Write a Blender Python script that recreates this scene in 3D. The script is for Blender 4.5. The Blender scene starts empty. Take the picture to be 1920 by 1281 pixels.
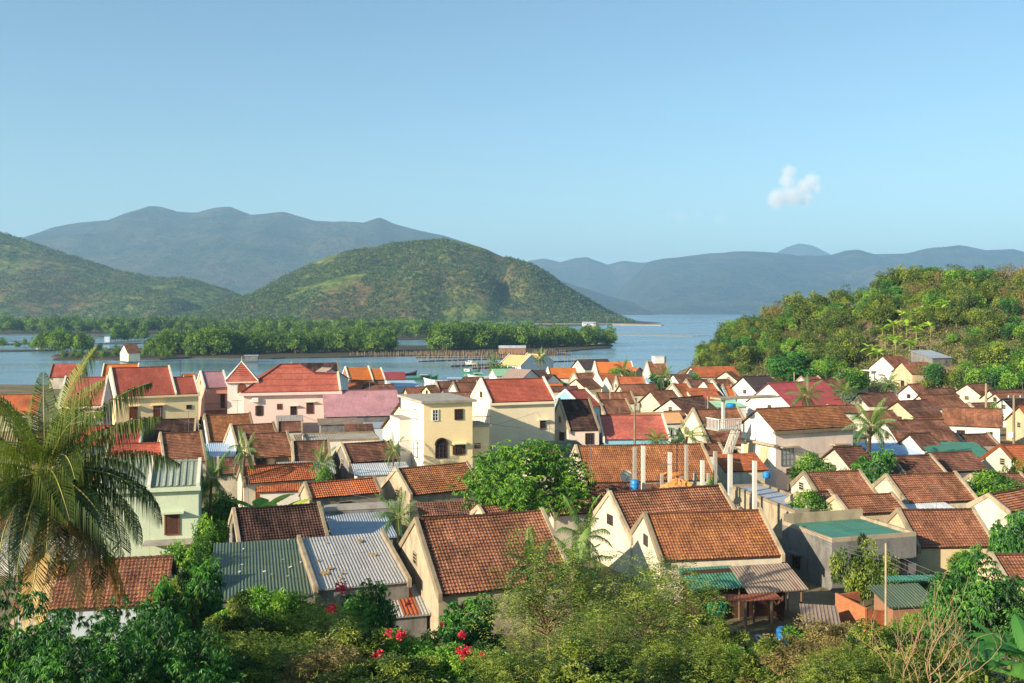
import bpy, math, random
import numpy as np
from mathutils import Vector, Matrix

# ------------------------------------------------------------------ camera, light, exposure
SC = bpy.context.scene
COL = SC.collection
F, HY, CX, CAMZ = 1900.0, 582.0, 960.0, 20.0       # focal length, horizon row, centre column (px), eye height (m)
cam = bpy.data.objects.new('camera', bpy.data.cameras.new('camera'))
COL.objects.link(cam)
cam.location = (0, 0, CAMZ)
cam.rotation_euler = (math.radians(90), 0, 0)
cam.data.sensor_width = 36
cam.data.lens = 36 * F / 1920
cam.data.shift_y = -(640.5 - HY) / 1920
cam.data.clip_start = 0.5
cam.data.clip_end = 60000
SC.camera = cam

SUN_EL, SUN_AZ = math.radians(21), math.radians(-128)      # azimuth clockwise from +Y
sun_dir = Vector((math.sin(SUN_AZ) * math.cos(SUN_EL), math.cos(SUN_AZ) * math.cos(SUN_EL), math.sin(SUN_EL)))
w = bpy.data.worlds.new('World'); SC.world = w; w.use_nodes = True
nt = w.node_tree; nt.nodes.clear()
sky = nt.nodes.new('ShaderNodeTexSky'); sky.sky_type = 'NISHITA'; sky.sun_disc = False
sky.sun_elevation = SUN_EL; sky.sun_rotation = SUN_AZ
sky.altitude = 0; sky.air_density = 1.0; sky.dust_density = 0.5; sky.ozone_density = 1.4
bg = nt.nodes.new('ShaderNodeBackground'); bg.inputs[1].default_value = 0.09
out = nt.nodes.new('ShaderNodeOutputWorld')
tn = nt.nodes.new('ShaderNodeMix'); tn.data_type = 'RGBA'; tn.blend_type = 'MULTIPLY'; tn.inputs[0].default_value = 1; tn.inputs[7].default_value = (0.82, 0.98, 1.0, 1)   # a slightly greener blue sky
nt.links.new(sky.outputs[0], tn.inputs[6]); nt.links.new(tn.outputs[2], bg.inputs[0]); nt.links.new(bg.outputs[0], out.inputs[0])
sl = bpy.data.lights.new('sun', 'SUN'); sl.energy = 5.0; sl.angle = math.radians(0.5); sl.color = (1.0, 0.84, 0.63)
so = bpy.data.objects.new('sun', sl); COL.objects.link(so)
so.rotation_euler = (-sun_dir).to_track_quat('-Z', 'Y').to_euler()
SC.view_settings.view_transform = 'Standard'; SC.view_settings.look = 'None'
SC.view_settings.exposure = 0.88; SC.view_settings.gamma = 1
SC.cycles.max_bounces = 6; SC.cycles.transparent_max_bounces = 8
SC.cycles.volume_bounces = 2; SC.cycles.use_denoising = True
SC.cycles.diffuse_bounces = 3; SC.cycles.glossy_bounces = 2; SC.cycles.transmission_bounces = 3

# ------------------------------------------------------------------ picture-to-place helpers
def at_z(x, y, z):
    t = (CAMZ - z) * F / (y - HY)
    return Vector(((x - CX) / F * t, t, z))
def at_d(x, y, d):
    return Vector(((x - CX) / F * d, d, CAMZ + (HY - y) / F * d))
def smooth(t):
    t = min(1.0, max(0.0, t)); return t * t * (3 - 2 * t)
def interp(x, pts):
    if x <= pts[0][0]: return pts[0][1]
    for (a, va), (b, vb) in zip(pts, pts[1:]):
        if x <= b: return va + (vb - va) * (x - a) / (b - a)
    return pts[-1][1]

# ------------------------------------------------------------------ mesh collector
class MB:
    def __init__(s):
        s.V = []; s.L = []; s.S = []; s.U = []; s.T = []; s.n = 0
    def add(s, v, f, uv=None, tint=0.0):
        """v: (n,3), f: (m,k) indices, uv: per vertex (n,2)"""
        v = np.asarray(v, dtype=np.float32).reshape(-1, 3); f = np.asarray(f, dtype=np.int64)
        s.V.append(v); s.L.append((f + s.n).ravel()); s.S.append(np.full(len(f), f.shape[1]))
        u = np.zeros((len(v), 2), np.float32) if uv is None else np.asarray(uv, np.float32)
        s.U.append(u[f.ravel()])
        s.T.append(np.broadcast_to(np.asarray(tint, np.float32), (len(v),)))
        s.n += len(v); return s
    def poly(s, pts, uv=None, tint=0.0):
        return s.add(pts, [list(range(len(pts)))], uv, tint)
    def hexa(s, p):          # 8 corners: bottom 4 (ccw), top 4
        f = [(3, 2, 1, 0), (4, 5, 6, 7), (0, 1, 5, 4), (1, 2, 6, 5), (2, 3, 7, 6), (3, 0, 4, 7)]
        return s.add(p, f)
    def box(s, x0, x1, y0, y1, z0, z1):
        return s.hexa([(x0, y0, z0), (x1, y0, z0), (x1, y1, z0), (x0, y1, z0), (x0, y0, z1), (x1, y0, z1), (x1, y1, z1), (x0, y1, z1)])
    def beam(s, a, b, w, h, up=(0, 0, 1)):
        a = Vector(a); b = Vector(b); d = (b - a).normalized(); sx = d.cross(Vector(up))
        sx = sx.normalized() if sx.length > 1e-5 else Vector((1, 0, 0)); u = sx.cross(d)
        p = []
        for q in (a, b):
            p.append([q + sx * (i * w / 2) + u * (j * h / 2) for i, j in ((-1, -1), (1, -1), (1, 1), (-1, 1))])
        return s.hexa([tuple(k) for k in p[0]] + [tuple(k) for k in p[1]])
    def tube(s, pts, rad, n=6, tint=0.0, cap=True):
        pts = np.array([tuple(p) for p in pts], float); m = len(pts)
        rad = [rad] * m if isinstance(rad, (int, float)) else rad
        V = []
        for i in range(m):
            t = pts[min(i + 1, m - 1)] - pts[max(i - 1, 0)]; t /= (np.linalg.norm(t) + 1e-9)
            a = np.cross(t, (0.31, 0.17, 0.93)); a /= (np.linalg.norm(a) + 1e-9); b = np.cross(t, a)
            for k in range(n):
                th = 2 * math.pi * k / n
                V.append(pts[i] + rad[i] * (a * math.cos(th) + b * math.sin(th)))
        Q = [(i * n + k, i * n + (k + 1) % n, (i + 1) * n + (k + 1) % n, (i + 1) * n + k) for i in range(m - 1) for k in range(n)]
        s.add(V, Q, None, tint)
        if cap and n >= 3:
            s.poly(V[:n][::-1], None, tint); s.poly(V[-n:], None, tint)
        return s
    def lathe(s, prof, n=12, c=(0, 0, 0), tint=0.0):
        V = [(c[0] + r * math.cos(2 * math.pi * k / n), c[1] + r * math.sin(2 * math.pi * k / n), c[2] + z) for r, z in prof for k in range(n)]
        m = len(prof)
        Q = [(i * n + k, i * n + (k + 1) % n, (i + 1) * n + (k + 1) % n, (i + 1) * n + k) for i in range(m - 1) for k in range(n)]
        s.add(V, Q, None, tint); s.poly(V[-n:], None, tint); return s
    def mesh(s, name, mat, smooth_=False):
        me = bpy.data.meshes.new(name)
        V = np.concatenate(s.V); L = np.concatenate(s.L); S = np.concatenate(s.S)
        me.vertices.add(len(V)); me.vertices.foreach_set('co', V.ravel())
        me.loops.add(len(L)); me.loops.foreach_set('vertex_index', L.astype(np.int32))
        me.polygons.add(len(S)); st = np.zeros(len(S), np.int32); st[1:] = np.cumsum(S)[:-1]
        me.polygons.foreach_set('loop_start', st)
        me.polygons.foreach_set('use_smooth', np.full(len(S), bool(smooth_)))
        uv = me.uv_layers.new(name='UVMap'); uv.data.foreach_set('uv', np.concatenate(s.U).ravel())
        a = me.attributes.new('tint', 'FLOAT', 'POINT'); a.data.foreach_set('value', np.concatenate(s.T).astype(np.float32))
        me.materials.append(mat); me.update(calc_edges=True)
        return me
    def build(s, name, mat, parent=None, smooth_=False, **kw):
        o = bpy.data.objects.new(name, s.mesh(name, mat, smooth_)); COL.objects.link(o)
        if parent is not None: o.parent = parent
        if kw: tag(o, **kw)
        return o
def tag(o, label=None, cat=None, group=None, kind=None):
    if label: o['label'] = label
    if cat: o['category'] = cat
    if group: o['group'] = group
    if kind: o['kind'] = kind
    return o
def thing(name, loc, label, cat, group=None, rz=0.0):
    o = bpy.data.objects.new(name, None); COL.objects.link(o); o.location = loc; o.rotation_euler = (0, 0, rz)
    o.empty_display_size = 0.2
    return tag(o, label, cat, group, 'thing')
def copy_tree(o, parent=None):
    c = o.copy(); COL.objects.link(c); c.parent = parent
    for ch in list(o.children): copy_tree(ch, c)
    return c

# ------------------------------------------------------------------ materials
class NT:
    def __init__(s, name):
        s.m = bpy.data.materials.new(name); s.m.use_nodes = True; s.t = s.m.node_tree; s.t.nodes.clear()
        s.out = s.n('ShaderNodeOutputMaterial')
    def n(s, typ, **kw):
        nd = s.t.nodes.new(typ)
        for k, v in kw.items():
            if k.startswith('i_'): nd.inputs[k[2:].replace('_', ' ')].default_value = v
            else: setattr(nd, k, v)
        return nd
    def l(s, a, b): s.t.links.new(a, b)
    def noise(s, scale, detail=4, vec=None, rough=0.55, dist=0.0):
        nd = s.n('ShaderNodeTexNoise'); nd.inputs['Scale'].default_value = scale; nd.inputs['Detail'].default_value = detail
        nd.inputs['Roughness'].default_value = rough; nd.inputs['Distortion'].default_value = dist
        if vec is not None: s.l(vec, nd.inputs['Vector'])
        return nd.outputs['Fac']
    def ramp(s, fac, stops):
        r = s.n('ShaderNodeValToRGB'); e = r.color_ramp.elements
        while len(e) < len(stops): e.new(0.5)
        for el, (p, c) in zip(e, stops):
            el.position = p; el.color = (c[0], c[1], c[2], 1) if not isinstance(c, (int, float)) else (c, c, c, 1)
        s.l(fac, r.inputs[0]); return r.outputs[0]
    def mix(s, fac, a, b, mode='MIX'):
        m = s.n('ShaderNodeMix', data_type='RGBA', blend_type=mode)
        for sock, v in ((0, fac), (6, a), (7, b)):
            if isinstance(v, (int, float)): m.inputs[sock].default_value = v
            elif isinstance(v, tuple): m.inputs[sock].default_value = (v[0], v[1], v[2], 1)
            else: s.l(v, m.inputs[sock])
        return m.outputs[2]
    def math(s, op, a, b=0.0, c=None):
        m = s.n('ShaderNodeMath', operation=op)
        for i, v in enumerate((a, b) if c is None else (a, b, c)):
            if isinstance(v, (int, float)): m.inputs[i].default_value = v
            else: s.l(v, m.inputs[i])
        return m.outputs[0]
    def obj(s): return s.n('ShaderNodeTexCoord').outputs['Object']
    def uv(s): return s.n('ShaderNodeTexCoord').outputs['UV']
    def pos(s): return s.n('ShaderNodeNewGeometry').outputs['Position']
    def attr(s, name='tint'):
        a = s.n('ShaderNodeAttribute'); a.attribute_name = name; return a.outputs['Fac']
    def rnd(s): return s.n('ShaderNodeObjectInfo').outputs['Random']
    def scale(s, vec, v):
        m = s.n('ShaderNodeVectorMath', operation='MULTIPLY'); s.l(vec, m.inputs[0]); m.inputs[1].default_value = v
        return m.outputs[0]
    def bump(s, h, strength=0.4, dist=0.02):
        b = s.n('ShaderNodeBump'); b.inputs['Strength'].default_value = strength; b.inputs['Distance'].default_value = dist
        s.l(h, b.inputs['Height']); return b.outputs[0]
    def pbr(s, col, rough=0.8, normal=None, spec=0.3, metal=0.0):
        p = s.n('ShaderNodeBsdfPrincipled')
        if isinstance(col, tuple): p.inputs['Base Color'].default_value = (*col, 1)
        else: s.l(col, p.inputs['Base Color'])
        if isinstance(rough, (int, float)): p.inputs['Roughness'].default_value = rough
        else: s.l(rough, p.inputs['Roughness'])
        p.inputs['Specular IOR Level'].default_value = spec; p.inputs['Metallic'].default_value = metal
        if normal is not None: s.l(normal, p.inputs['Normal'])
        s.l(p.outputs[0], s.out.inputs[0]); return s.m
def hx(c, k=1.0):       # sRGB 0-255 to linear
    return tuple(k * ((v / 255 / 12.92) if v / 255 <= 0.04045 else ((v / 255 + 0.055) / 1.055) ** 2.4) for v in c)

def tile_mat(name, cols, weather=0.5, lichen=0.0, tw=0.19, th=0.25, rough=0.85, spec=0.25):
    """cols: dark, main, light. every tile its own shade, plus broad weathering and lichen stains"""
    n = NT(name); uv = n.uv(); sep = n.n('ShaderNodeSeparateXYZ'); n.l(uv, sep.inputs[0])
    cu = n.math('FLOOR', n.math('DIVIDE', sep.outputs[0], tw)); cv = n.math('FLOOR', n.math('DIVIDE', sep.outputs[1], th))
    cmb = n.n('ShaderNodeCombineXYZ'); n.l(cu, cmb.inputs[0]); n.l(cv, cmb.inputs[1]); n.l(n.rnd(), cmb.inputs[2])
    wn = n.n('ShaderNodeTexWhiteNoise', noise_dimensions='3D'); n.l(cmb.outputs[0], wn.inputs['Vector'])
    base = n.ramp(wn.outputs['Value'], [(0.0, tuple((u + v) / 2 for u, v in zip(cols[0], cols[1]))), (0.12, cols[1]), (0.88, cols[1]), (1.0, tuple((u + v * 1.6) / 2.6 for u, v in zip(cols[2], cols[1])))])
    p = n.pos()
    big = n.noise(0.55, 5, p, 0.6)
    streak = n.noise(1.0, 5, n.scale(uv, (1.4, 0.35, 1)), 0.65)
    dark = tuple(c * 0.5 for c in cols[0])
    c = n.mix(n.math('MULTIPLY', n.ramp(big, [(0.38, 1.0), (0.62, 0.0)]), weather), base, dark)
    c = n.mix(n.math('MULTIPLY', n.ramp(streak, [(0.5, 0.0), (0.72, 1.0)]), weather * 0.8), c, tuple(min(1, v * 1.25) for v in cols[2]))
    if lichen:
        li = n.noise(2.2, 6, n.scale(p, (1, 1, 2.5)), 0.7)
        c = n.mix(n.math('MULTIPLY', n.ramp(li, [(0.53, 0.0), (0.66, 1.0)]), lichen), c, hx((226, 160, 50)))
        l2 = n.noise(3.1, 6, n.scale(p, (1.3, 1, 2)), 0.75)
        c = n.mix(n.math('MULTIPLY', n.ramp(l2, [(0.58, 0.0), (0.68, 1.0)]), weather * 0.6), c, hx((150, 140, 118)))
    fine = n.noise(14, 4, p)
    c = n.mix(0.35, c, n.mix(1.0, c, n.ramp(fine, [(0.2, 0.45), (0.8, 1.5)]), 'MULTIPLY'))
    # dark joints between tiles, with the shadow lines of the rows painted in
    fu = n.math('FRACT', n.math('DIVIDE', sep.outputs[0], tw)); fv = n.math('FRACT', n.math('DIVIDE', sep.outputs[1], th))
    gap = n.math('MAXIMUM', n.math('MULTIPLY', n.math('LESS_THAN', fu, 0.12), 0.6), n.math('LESS_THAN', fv, 0.16))
    c = n.mix(n.math('MULTIPLY', gap, 0.75), c, tuple(v * 0.22 for v in cols[0]))
    return n.pbr(c, rough, n.bump(fine, 0.3, 0.02), spec)

R = {}
R['old'] = tile_mat('weathered_clay_tile', [hx((104, 72, 58)), hx((160, 108, 84)), hx((208, 154, 120))], 0.62, 0.28)
R['old2'] = tile_mat('brown_clay_tile', [hx((92, 66, 56)), hx((140, 96, 80)), hx((190, 142, 116))], 0.7, 0.12)
R['oldo'] = tile_mat('lichened_clay_tile', [hx((112, 74, 54)), hx((172, 114, 80)), hx((218, 160, 108))], 0.45, 0.6)
R['dark'] = tile_mat('mossy_dark_tile', [hx((48, 38, 36)), hx((92, 66, 58)), hx((140, 104, 88))], 0.8)
R['slate'] = tile_mat('grey_brown_tile', [hx((62, 54, 56)), hx((100, 86, 84)), hx((124, 108, 104))], 0.3)
R['orange'] = tile_mat('orange_clay_tile', [hx((190, 100, 48)), hx((222, 134, 68)), hx((240, 162, 96))], 0.16, 0.0)
R['rusto'] = tile_mat('burnt_orange_tile', [hx((150, 84, 54)), hx((204, 120, 78)), hx((232, 156, 106))], 0.35, 0.15)
R['red'] = tile_mat('red_glazed_tile', [hx((160, 80, 64)), hx((196, 106, 84)), hx((232, 160, 132))], 0.3, 0.0, rough=0.5, spec=0.4)
R['rose'] = tile_mat('faded_rose_tile', [hx((176, 88, 76)), hx((206, 122, 106)), hx((236, 176, 156))], 0.14, 0.0, rough=0.55)
R['mauve'] = tile_mat('mauve_tile', [hx((176, 128, 138)), hx((206, 158, 164)), hx((232, 196, 198))], 0.25, 0.0, rough=0.55)
R['magenta'] = tile_mat('pink_red_tile', [hx((180, 66, 72)), hx((208, 96, 94)), hx((238, 146, 140))], 0.08, 0.0, rough=0.5)
R['peach'] = tile_mat('peach_tile', [hx((214, 160, 112)), hx((236, 190, 140)), hx((246, 212, 172))], 0.08)
R['taupe'] = tile_mat('taupe_tile', [hx((140, 120, 112)), hx((166, 148, 138)), hx((186, 170, 160))], 0.1)
R['sage'] = None

def tin_mat(name, col, rust=0.2, pitch=0.11, rough=0.5, metal=0.25, light=None):
    n = NT(name); uv = n.uv(); sep = n.n('ShaderNodeSeparateXYZ'); n.l(uv, sep.inputs[0])
    sheet = n.math('FLOOR', n.math('DIVIDE', sep.outputs[0], 0.85)); row = n.math('FLOOR', n.math('DIVIDE', sep.outputs[1], 2.3))
    cmb = n.n('ShaderNodeCombineXYZ'); n.l(sheet, cmb.inputs[0]); n.l(row, cmb.inputs[1]); n.l(n.rnd(), cmb.inputs[2])
    wn = n.n('ShaderNodeTexWhiteNoise', noise_dimensions='3D'); n.l(cmb.outputs[0], wn.inputs['Vector'])
    c = n.mix(n.math('MULTIPLY', wn.outputs['Value'], 0.5), tuple(col), tuple(v * 0.62 for v in col))
    st = n.noise(1.2, 6, n.scale(uv, (5.0, 0.4, 1)), 0.7)
    c = n.mix(n.math('MULTIPLY', n.ramp(st, [(0.50, 0.0), (0.68, 1.0)]), rust), c, hx((128, 74, 48)))
    d = n.noise(5, 5, n.pos())
    c = n.mix(0.3, c, n.mix(1.0, c, n.ramp(d, [(0.3, 0.5), (0.75, 1.35)]), 'MULTIPLY'))
    return n.pbr(c, rough, None, 0.4, metal)
R['sage'] = tin_mat('grey_green_ribbed_tile', hx((138, 150, 136)), 0.12, metal=0.0, rough=.8)
R['tin'] = tin_mat('corrugated_zinc', hx((182, 180, 174)), 0.3)
R['tinw'] = tin_mat('pale_zinc', hx((205, 210, 212)), 0.15)
R['tinb'] = tin_mat('blue_grey_zinc', hx((172, 182, 192)), 0.12)
R['ting'] = tin_mat('green_painted_tin', hx((86, 104, 84)), 0.12, metal=0.0)
R['tinteal'] = tin_mat('teal_painted_tin', hx((70, 128, 108)), 0.1, metal=0.0)
R['tinblue'] = tin_mat('light_blue_sheet', hx((176, 200, 224)), 0.05, metal=0.0)
R['tinmint'] = tin_mat('mint_sheet', hx((150, 196, 158)), 0.05, metal=0.0)
R['tinold'] = tin_mat('rusty_grey_sheet', hx((150, 134, 118)), 1.0, rough=0.85, metal=0.1)
R['tinrust'] = tin_mat('rusted_sheet', hx((158, 84, 50)), 0.5, rough=0.9, metal=0.0)
R['tinred'] = tin_mat('maroon_sheet', hx((150, 70, 72)), 0.08, metal=0.0)

def plaster(name, col, dirt=0.35, rough=0.9, grey=(96, 90, 80), vary=0.0):
    n = NT(name); p = n.pos()
    st = n.noise(0.9, 6, n.scale(p, (1.1, 1.1, 0.4)), 0.75); bl = n.noise(0.6, 5, p, 0.65); fi = n.noise(9, 4, p)
    c = n.mix(n.math('MULTIPLY', n.ramp(st, [(0.48, 0.0), (0.75, 1.0)]), dirt), tuple(col), hx(grey))
    c = n.mix(n.math('MULTIPLY', n.ramp(bl, [(0.5, 0.0), (0.72, 1.0)]), dirt * 0.8), c, tuple(v * 0.45 for v in col))
    if vary: c = n.mix(n.math('MULTIPLY', n.rnd(), vary), c, hx((104, 92, 74)))
    c = n.mix(0.18, c, n.mix(1.0, c, n.ramp(fi, [(0.3, 0.6), (0.7, 1.3)]), 'MULTIPLY'))
    return n.pbr(c, rough, n.bump(fi, 0.25, 0.02), 0.2)
Wm = {}
Wm['white'] = plaster('white_plaster', hx((222, 218, 208)), 0.22)
Wm['cream'] = plaster('cream_plaster', hx((222, 212, 188)), 0.55, vary=0.25)
Wm['beige'] = plaster('beige_plaster', hx((206, 186, 150)), 0.5)
Wm['yellow'] = plaster('yellow_plaster', hx((250, 226, 174)), 0.08)
Wm['paleyellow'] = plaster('pale_yellow_plaster', hx((242, 226, 190)), 0.12)
Wm['pink'] = plaster('pink_plaster', hx((240, 208, 196)), 0.06)
Wm['salmon'] = plaster('salmon_plaster', hx((226, 168, 144)), 0.08)
Wm['mint'] = plaster('mint_plaster', hx((196, 208, 180)), 0.2)
Wm['blue'] = plaster('sky_blue_plaster', hx((130, 186, 206)), 0.12)
Wm['paleblue'] = plaster('pale_blue_plaster', hx((196, 208, 216)), 0.1)
Wm['grey'] = plaster('bare_cement', hx((128, 126, 122)), 0.8, grey=(48, 46, 44))
Wm['dirty'] = plaster('dirty_cement', hx((178, 164, 138)), 0.75, grey=(64, 56, 46))
Wm['brown'] = plaster('brown_plaster', hx((150, 112, 86)), 0.4)
Wm['blush'] = plaster('blush_plaster', hx((232, 212, 196)), 0.2)
COPE = plaster('cement_coping', hx((186, 170, 142)), 0.75, grey=(70, 60, 50), vary=0.75)
COPEW = plaster('white_coping', hx((214, 208, 192)), 0.2)
CONC = plaster('concrete', hx((168, 162, 150)), 0.5, grey=(80, 74, 66))
def flat(name, col, rough=0.6, spec=0.3, metal=0.0):
    n = NT(name); f = n.noise(7, 4, n.obj())
    return n.pbr(n.mix(0.25, tuple(col), n.mix(1.0, tuple(col), n.ramp(f, [(0.3, 0.55), (0.7, 1.35)]), 'MULTIPLY')), rough, None, spec, metal)
GLASS = flat('dark_window_glass', (0.025, 0.03, 0.035), 0.12, 0.6)
PALEGL = flat('pale_window_glass', hx((150, 160, 160)), 0.25, 0.5)
WOOD = flat('brown_shutter_wood', hx((120, 70, 44)), 0.7)
DWOOD = flat('dark_wood', hx((78, 54, 44)), 0.8)
WHITEP = flat('white_paint', hx((226, 226, 220)), 0.5)
METAL = flat('grey_metal', hx((120, 122, 124)), 0.5, 0.4, 0.4)
BLUEPL = flat('blue_plastic', hx((40, 130, 196)), 0.4)
GREENN = flat('green_net', hx((30, 150, 110)), 0.9)
BRICK = None
def brick_mat():
    n = NT('orange_brick'); uv = n.uv(); b = n.n('ShaderNodeTexBrick'); n.l(uv, b.inputs['Vector'])
    b.inputs['Color1'].default_value = (*hx((206, 118, 66)), 1); b.inputs['Color2'].default_value = (*hx((186, 98, 54)), 1)
    b.inputs['Mortar'].default_value = (*hx((150, 120, 96)), 1); b.inputs['Scale'].default_value = 1
    b.inputs['Brick Width'].default_value = 0.22; b.inputs['Row Height'].default_value = 0.1; b.inputs['Mortar Size'].default_value = 0.012
    f = n.noise(3, 5, n.pos())
    return n.pbr(n.mix(0.4, b.outputs[0], n.mix(1.0, b.outputs[0], n.ramp(f, [(0.3, 0.5), (0.7, 1.3)]), 'MULTIPLY')), 0.9)
BRICK = brick_mat()

def leaf_mat(name, dark, mid, light, trans=0.35, rough=0.55, vary=True):
    n = NT(name); t = n.attr()
    c = n.ramp(t, [(0.0, dark), (0.5, mid), (1.0, light)])
    if vary:
        c = n.mix(n.math('MULTIPLY', n.rnd(), 0.35), c, n.mix(1.0, c, (0.98, 0.94, 0.7), 'MULTIPLY'))
    d = n.n('ShaderNodeBsdfDiffuse'); tr = n.n('ShaderNodeBsdfTranslucent'); g = n.n('ShaderNodeBsdfGlossy')
    g.inputs['Roughness'].default_value = rough; g.inputs['Color'].default_value = (0.8, 0.8, 0.8, 1)
    n.l(c, d.inputs[0]); n.l(n.mix(1.0, c, (1.5, 1.5, 0.5), 'MULTIPLY'), tr.inputs[0])
    m = n.n('ShaderNodeMixShader'); m.inputs[0].default_value = trans; n.l(d.outputs[0], m.inputs[1]); n.l(tr.outputs[0], m.inputs[2])
    m2 = n.n('ShaderNodeMixShader'); m2.inputs[0].default_value = 0.05; n.l(m.outputs[0], m2.inputs[1]); n.l(g.outputs[0], m2.inputs[2])
    n.l(m2.outputs[0], n.out.inputs[0]); return n.m
LF = {}
LF['mango'] = leaf_mat('mango_leaf', hx((26, 62, 16)), hx((84, 142, 38)), hx((160, 196, 66)))
LF['deep'] = leaf_mat('deep_green_leaf', hx((14, 46, 18)), hx((46, 110, 42)), hx((110, 172, 62)))
LF['feather'] = leaf_mat('feathery_leaf', hx((32, 56, 18)), hx((88, 120, 40)), hx((178, 190, 84)))
LF['scrub'] = leaf_mat('scrub_leaf', hx((28, 50, 16)), hx((80, 112, 36)), hx((164, 176, 68)))
LF['hill'] = leaf_mat('hill_tree_leaf', hx((26, 50, 12)), hx((88, 116, 30)), hx((164, 174, 58)))
LF['dry'] = leaf_mat('dry_bush_leaf', hx((84, 76, 42)), hx((138, 126, 74)), hx((180, 166, 104)))
LF['palm'] = leaf_mat('coconut_leaf', hx((14, 36, 10)), hx((42, 76, 22)), hx((120, 134, 48)), 0.3)
LF['palmd'] = leaf_mat('palm_leaf', hx((24, 56, 26)), hx((62, 110, 48)), hx((120, 156, 66)), 0.3)
LF['deadfrond'] = leaf_mat('dry_frond', hx((110, 80, 40)), hx((160, 124, 64)), hx((196, 164, 96)), 0.2)
LF['banana'] = leaf_mat('banana_leaf', hx((70, 120, 30)), hx((130, 180, 50)), hx((196, 216, 84)), 0.45)
LF['bananad'] = leaf_mat('dark_banana_leaf', hx((30, 84, 34)), hx((60, 128, 50)), hx((110, 170, 70)), 0.4)
LF['mangrove'] = leaf_mat('mangrove_leaf', hx((26, 54, 20)), hx((84, 128, 42)), hx((160, 188, 74)))
LF['flower'] = leaf_mat('bougainvillea_bract', hx((170, 16, 50)), hx((216, 34, 72)), hx((236, 84, 110)), 0.3, vary=False)
BARK = flat('bark', hx((112, 92, 70)), 0.95)
BARKP = flat('palm_bark', hx((104, 84, 64)), 0.95)
TWIG = flat('bare_twig', hx((158, 134, 100)), 0.9)
STALK = flat('palm_stalk', hx((160, 156, 80)), 0.6)
BSTEM = flat('banana_stem', hx((122, 134, 66)), 0.7)
# ------------------------------------------------------------------ the ground, the hill on the right
def vnoise(x, y, seed=0):
    """cheap smooth value noise, arrays in, -1..1 out"""
    x = np.asarray(x, float); y = np.asarray(y, float); xi = np.floor(x); yi = np.floor(y); fx = x - xi; fy = y - yi
    fx = fx * fx * (3 - 2 * fx); fy = fy * fy * (3 - 2 * fy)
    def h(a, b):
        v = np.sin(a * 127.1 + b * 311.7 + seed * 74.7) * 43758.5453; return v - np.floor(v)
    return 2 * ((h(xi, yi) * (1 - fx) + h(xi + 1, yi) * fx) * (1 - fy) + (h(xi, yi + 1) * (1 - fx) + h(xi + 1, yi + 1) * fx) * fy) - 1
def fbm(x, y, seed=0, oct=5, ridged=False):
    s = 0; a = 1; t = 0
    for k in range(oct):
        v = vnoise(x * 2 ** k, y * 2 ** k, seed + k)
        s = s + a * ((1 - 2 * np.abs(v)) if ridged else v); t += a; a *= 0.5
    return s / t
CRZ = [(1262, 0), (1300, 2), (1345, 10.5), (1420, 13.5), (1470, 16), (1530, 19), (1620, 20), (1660, 25), (1740, 27.5), (1840, 24), (1900, 25), (2100, 30), (2500, 34)]
CRD = [(1262, 300), (1330, 318), (1500, 308), (1740, 285), (1900, 262), (2100, 245)]
FTD = [(1262, 288), (1300, 262), (1500, 232), (1640, 208), (1760, 190), (1850, 178), (2000, 160)]
SHR = [(-200, 250), (640, 236), (980, 238), (1060, 262), (1270, 288), (1300, 420), (2600, 420)]
def ground_z(x, y):
    if y < 1: y = 1
    u = CX + F * x / y
    z = 2.4 if y > 52 else 2.4 + 14.5 * ((52 - y) / 46.0) ** 1.25
    sh = interp(u, SHR)
    if y > sh - 6: z = 2.4 - 4.0 * smooth((y - sh + 6) / 12)
    if u > 1262:
        cz = interp(u, CRZ); cd = interp(u, CRD); fd = interp(u, FTD)
        if y < cd: k = smooth((y - fd) / (cd - fd)) * 0.65 + 0.35 * max(0, min(1, (y - fd) / (cd - fd)))
        else: k = 1 - smooth((y - cd) / 90.0)
        zz = (cz - 2.4) * k + 0.8 * k * float(fbm(x * 0.05, y * 0.05, 3, 3))
        z = (z + zz) if y < cd else (-1.6 + (cz + 1.6) * k)
    return z
def grass_mat():
    n = NT('village_ground'); p = n.pos()
    a = n.noise(0.12, 5, p); b = n.noise(0.9, 6, p, 0.7); c = n.noise(5, 4, p)
    col = n.mix(n.ramp(a, [(0.42, 0.0), (0.58, 1.0)]), hx((138, 120, 96)), hx((104, 100, 66)))
    col = n.mix(n.ramp(b, [(0.55, 0.0), (0.68, 1.0)]), col, hx((78, 80, 42)))
    col = n.mix(0.5, col, n.mix(1.0, col, n.ramp(c, [(0.3, 0.4), (0.7, 1.4)]), 'MULTIPLY'))
    return n.pbr(col, 0.95, n.bump(c, 0.6, 0.1))
us = list(np.linspace(-1700, 1240, 74)) + list(np.linspace(1256, 2600, 84)) + list(np.linspace(2700, 4600, 12))
ds = [1.0, 3, 5, 8] + list(np.linspace(11, 60, 26)) + list(np.linspace(64, 420, 110))
gv = []
for d in ds:
    for u in us:
        x = (u - CX) / F * d; gv.append((x, d, ground_z(x, d)))
nu = len(us)
gf = [(j * nu + i, j * nu + i + 1, (j + 1) * nu + i + 1, (j + 1) * nu + i) for j in range(len(ds) - 1) for i in range(nu - 1)]
MB().add(gv, gf).build('ground', grass_mat(), None, True, kind='structure')

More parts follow.
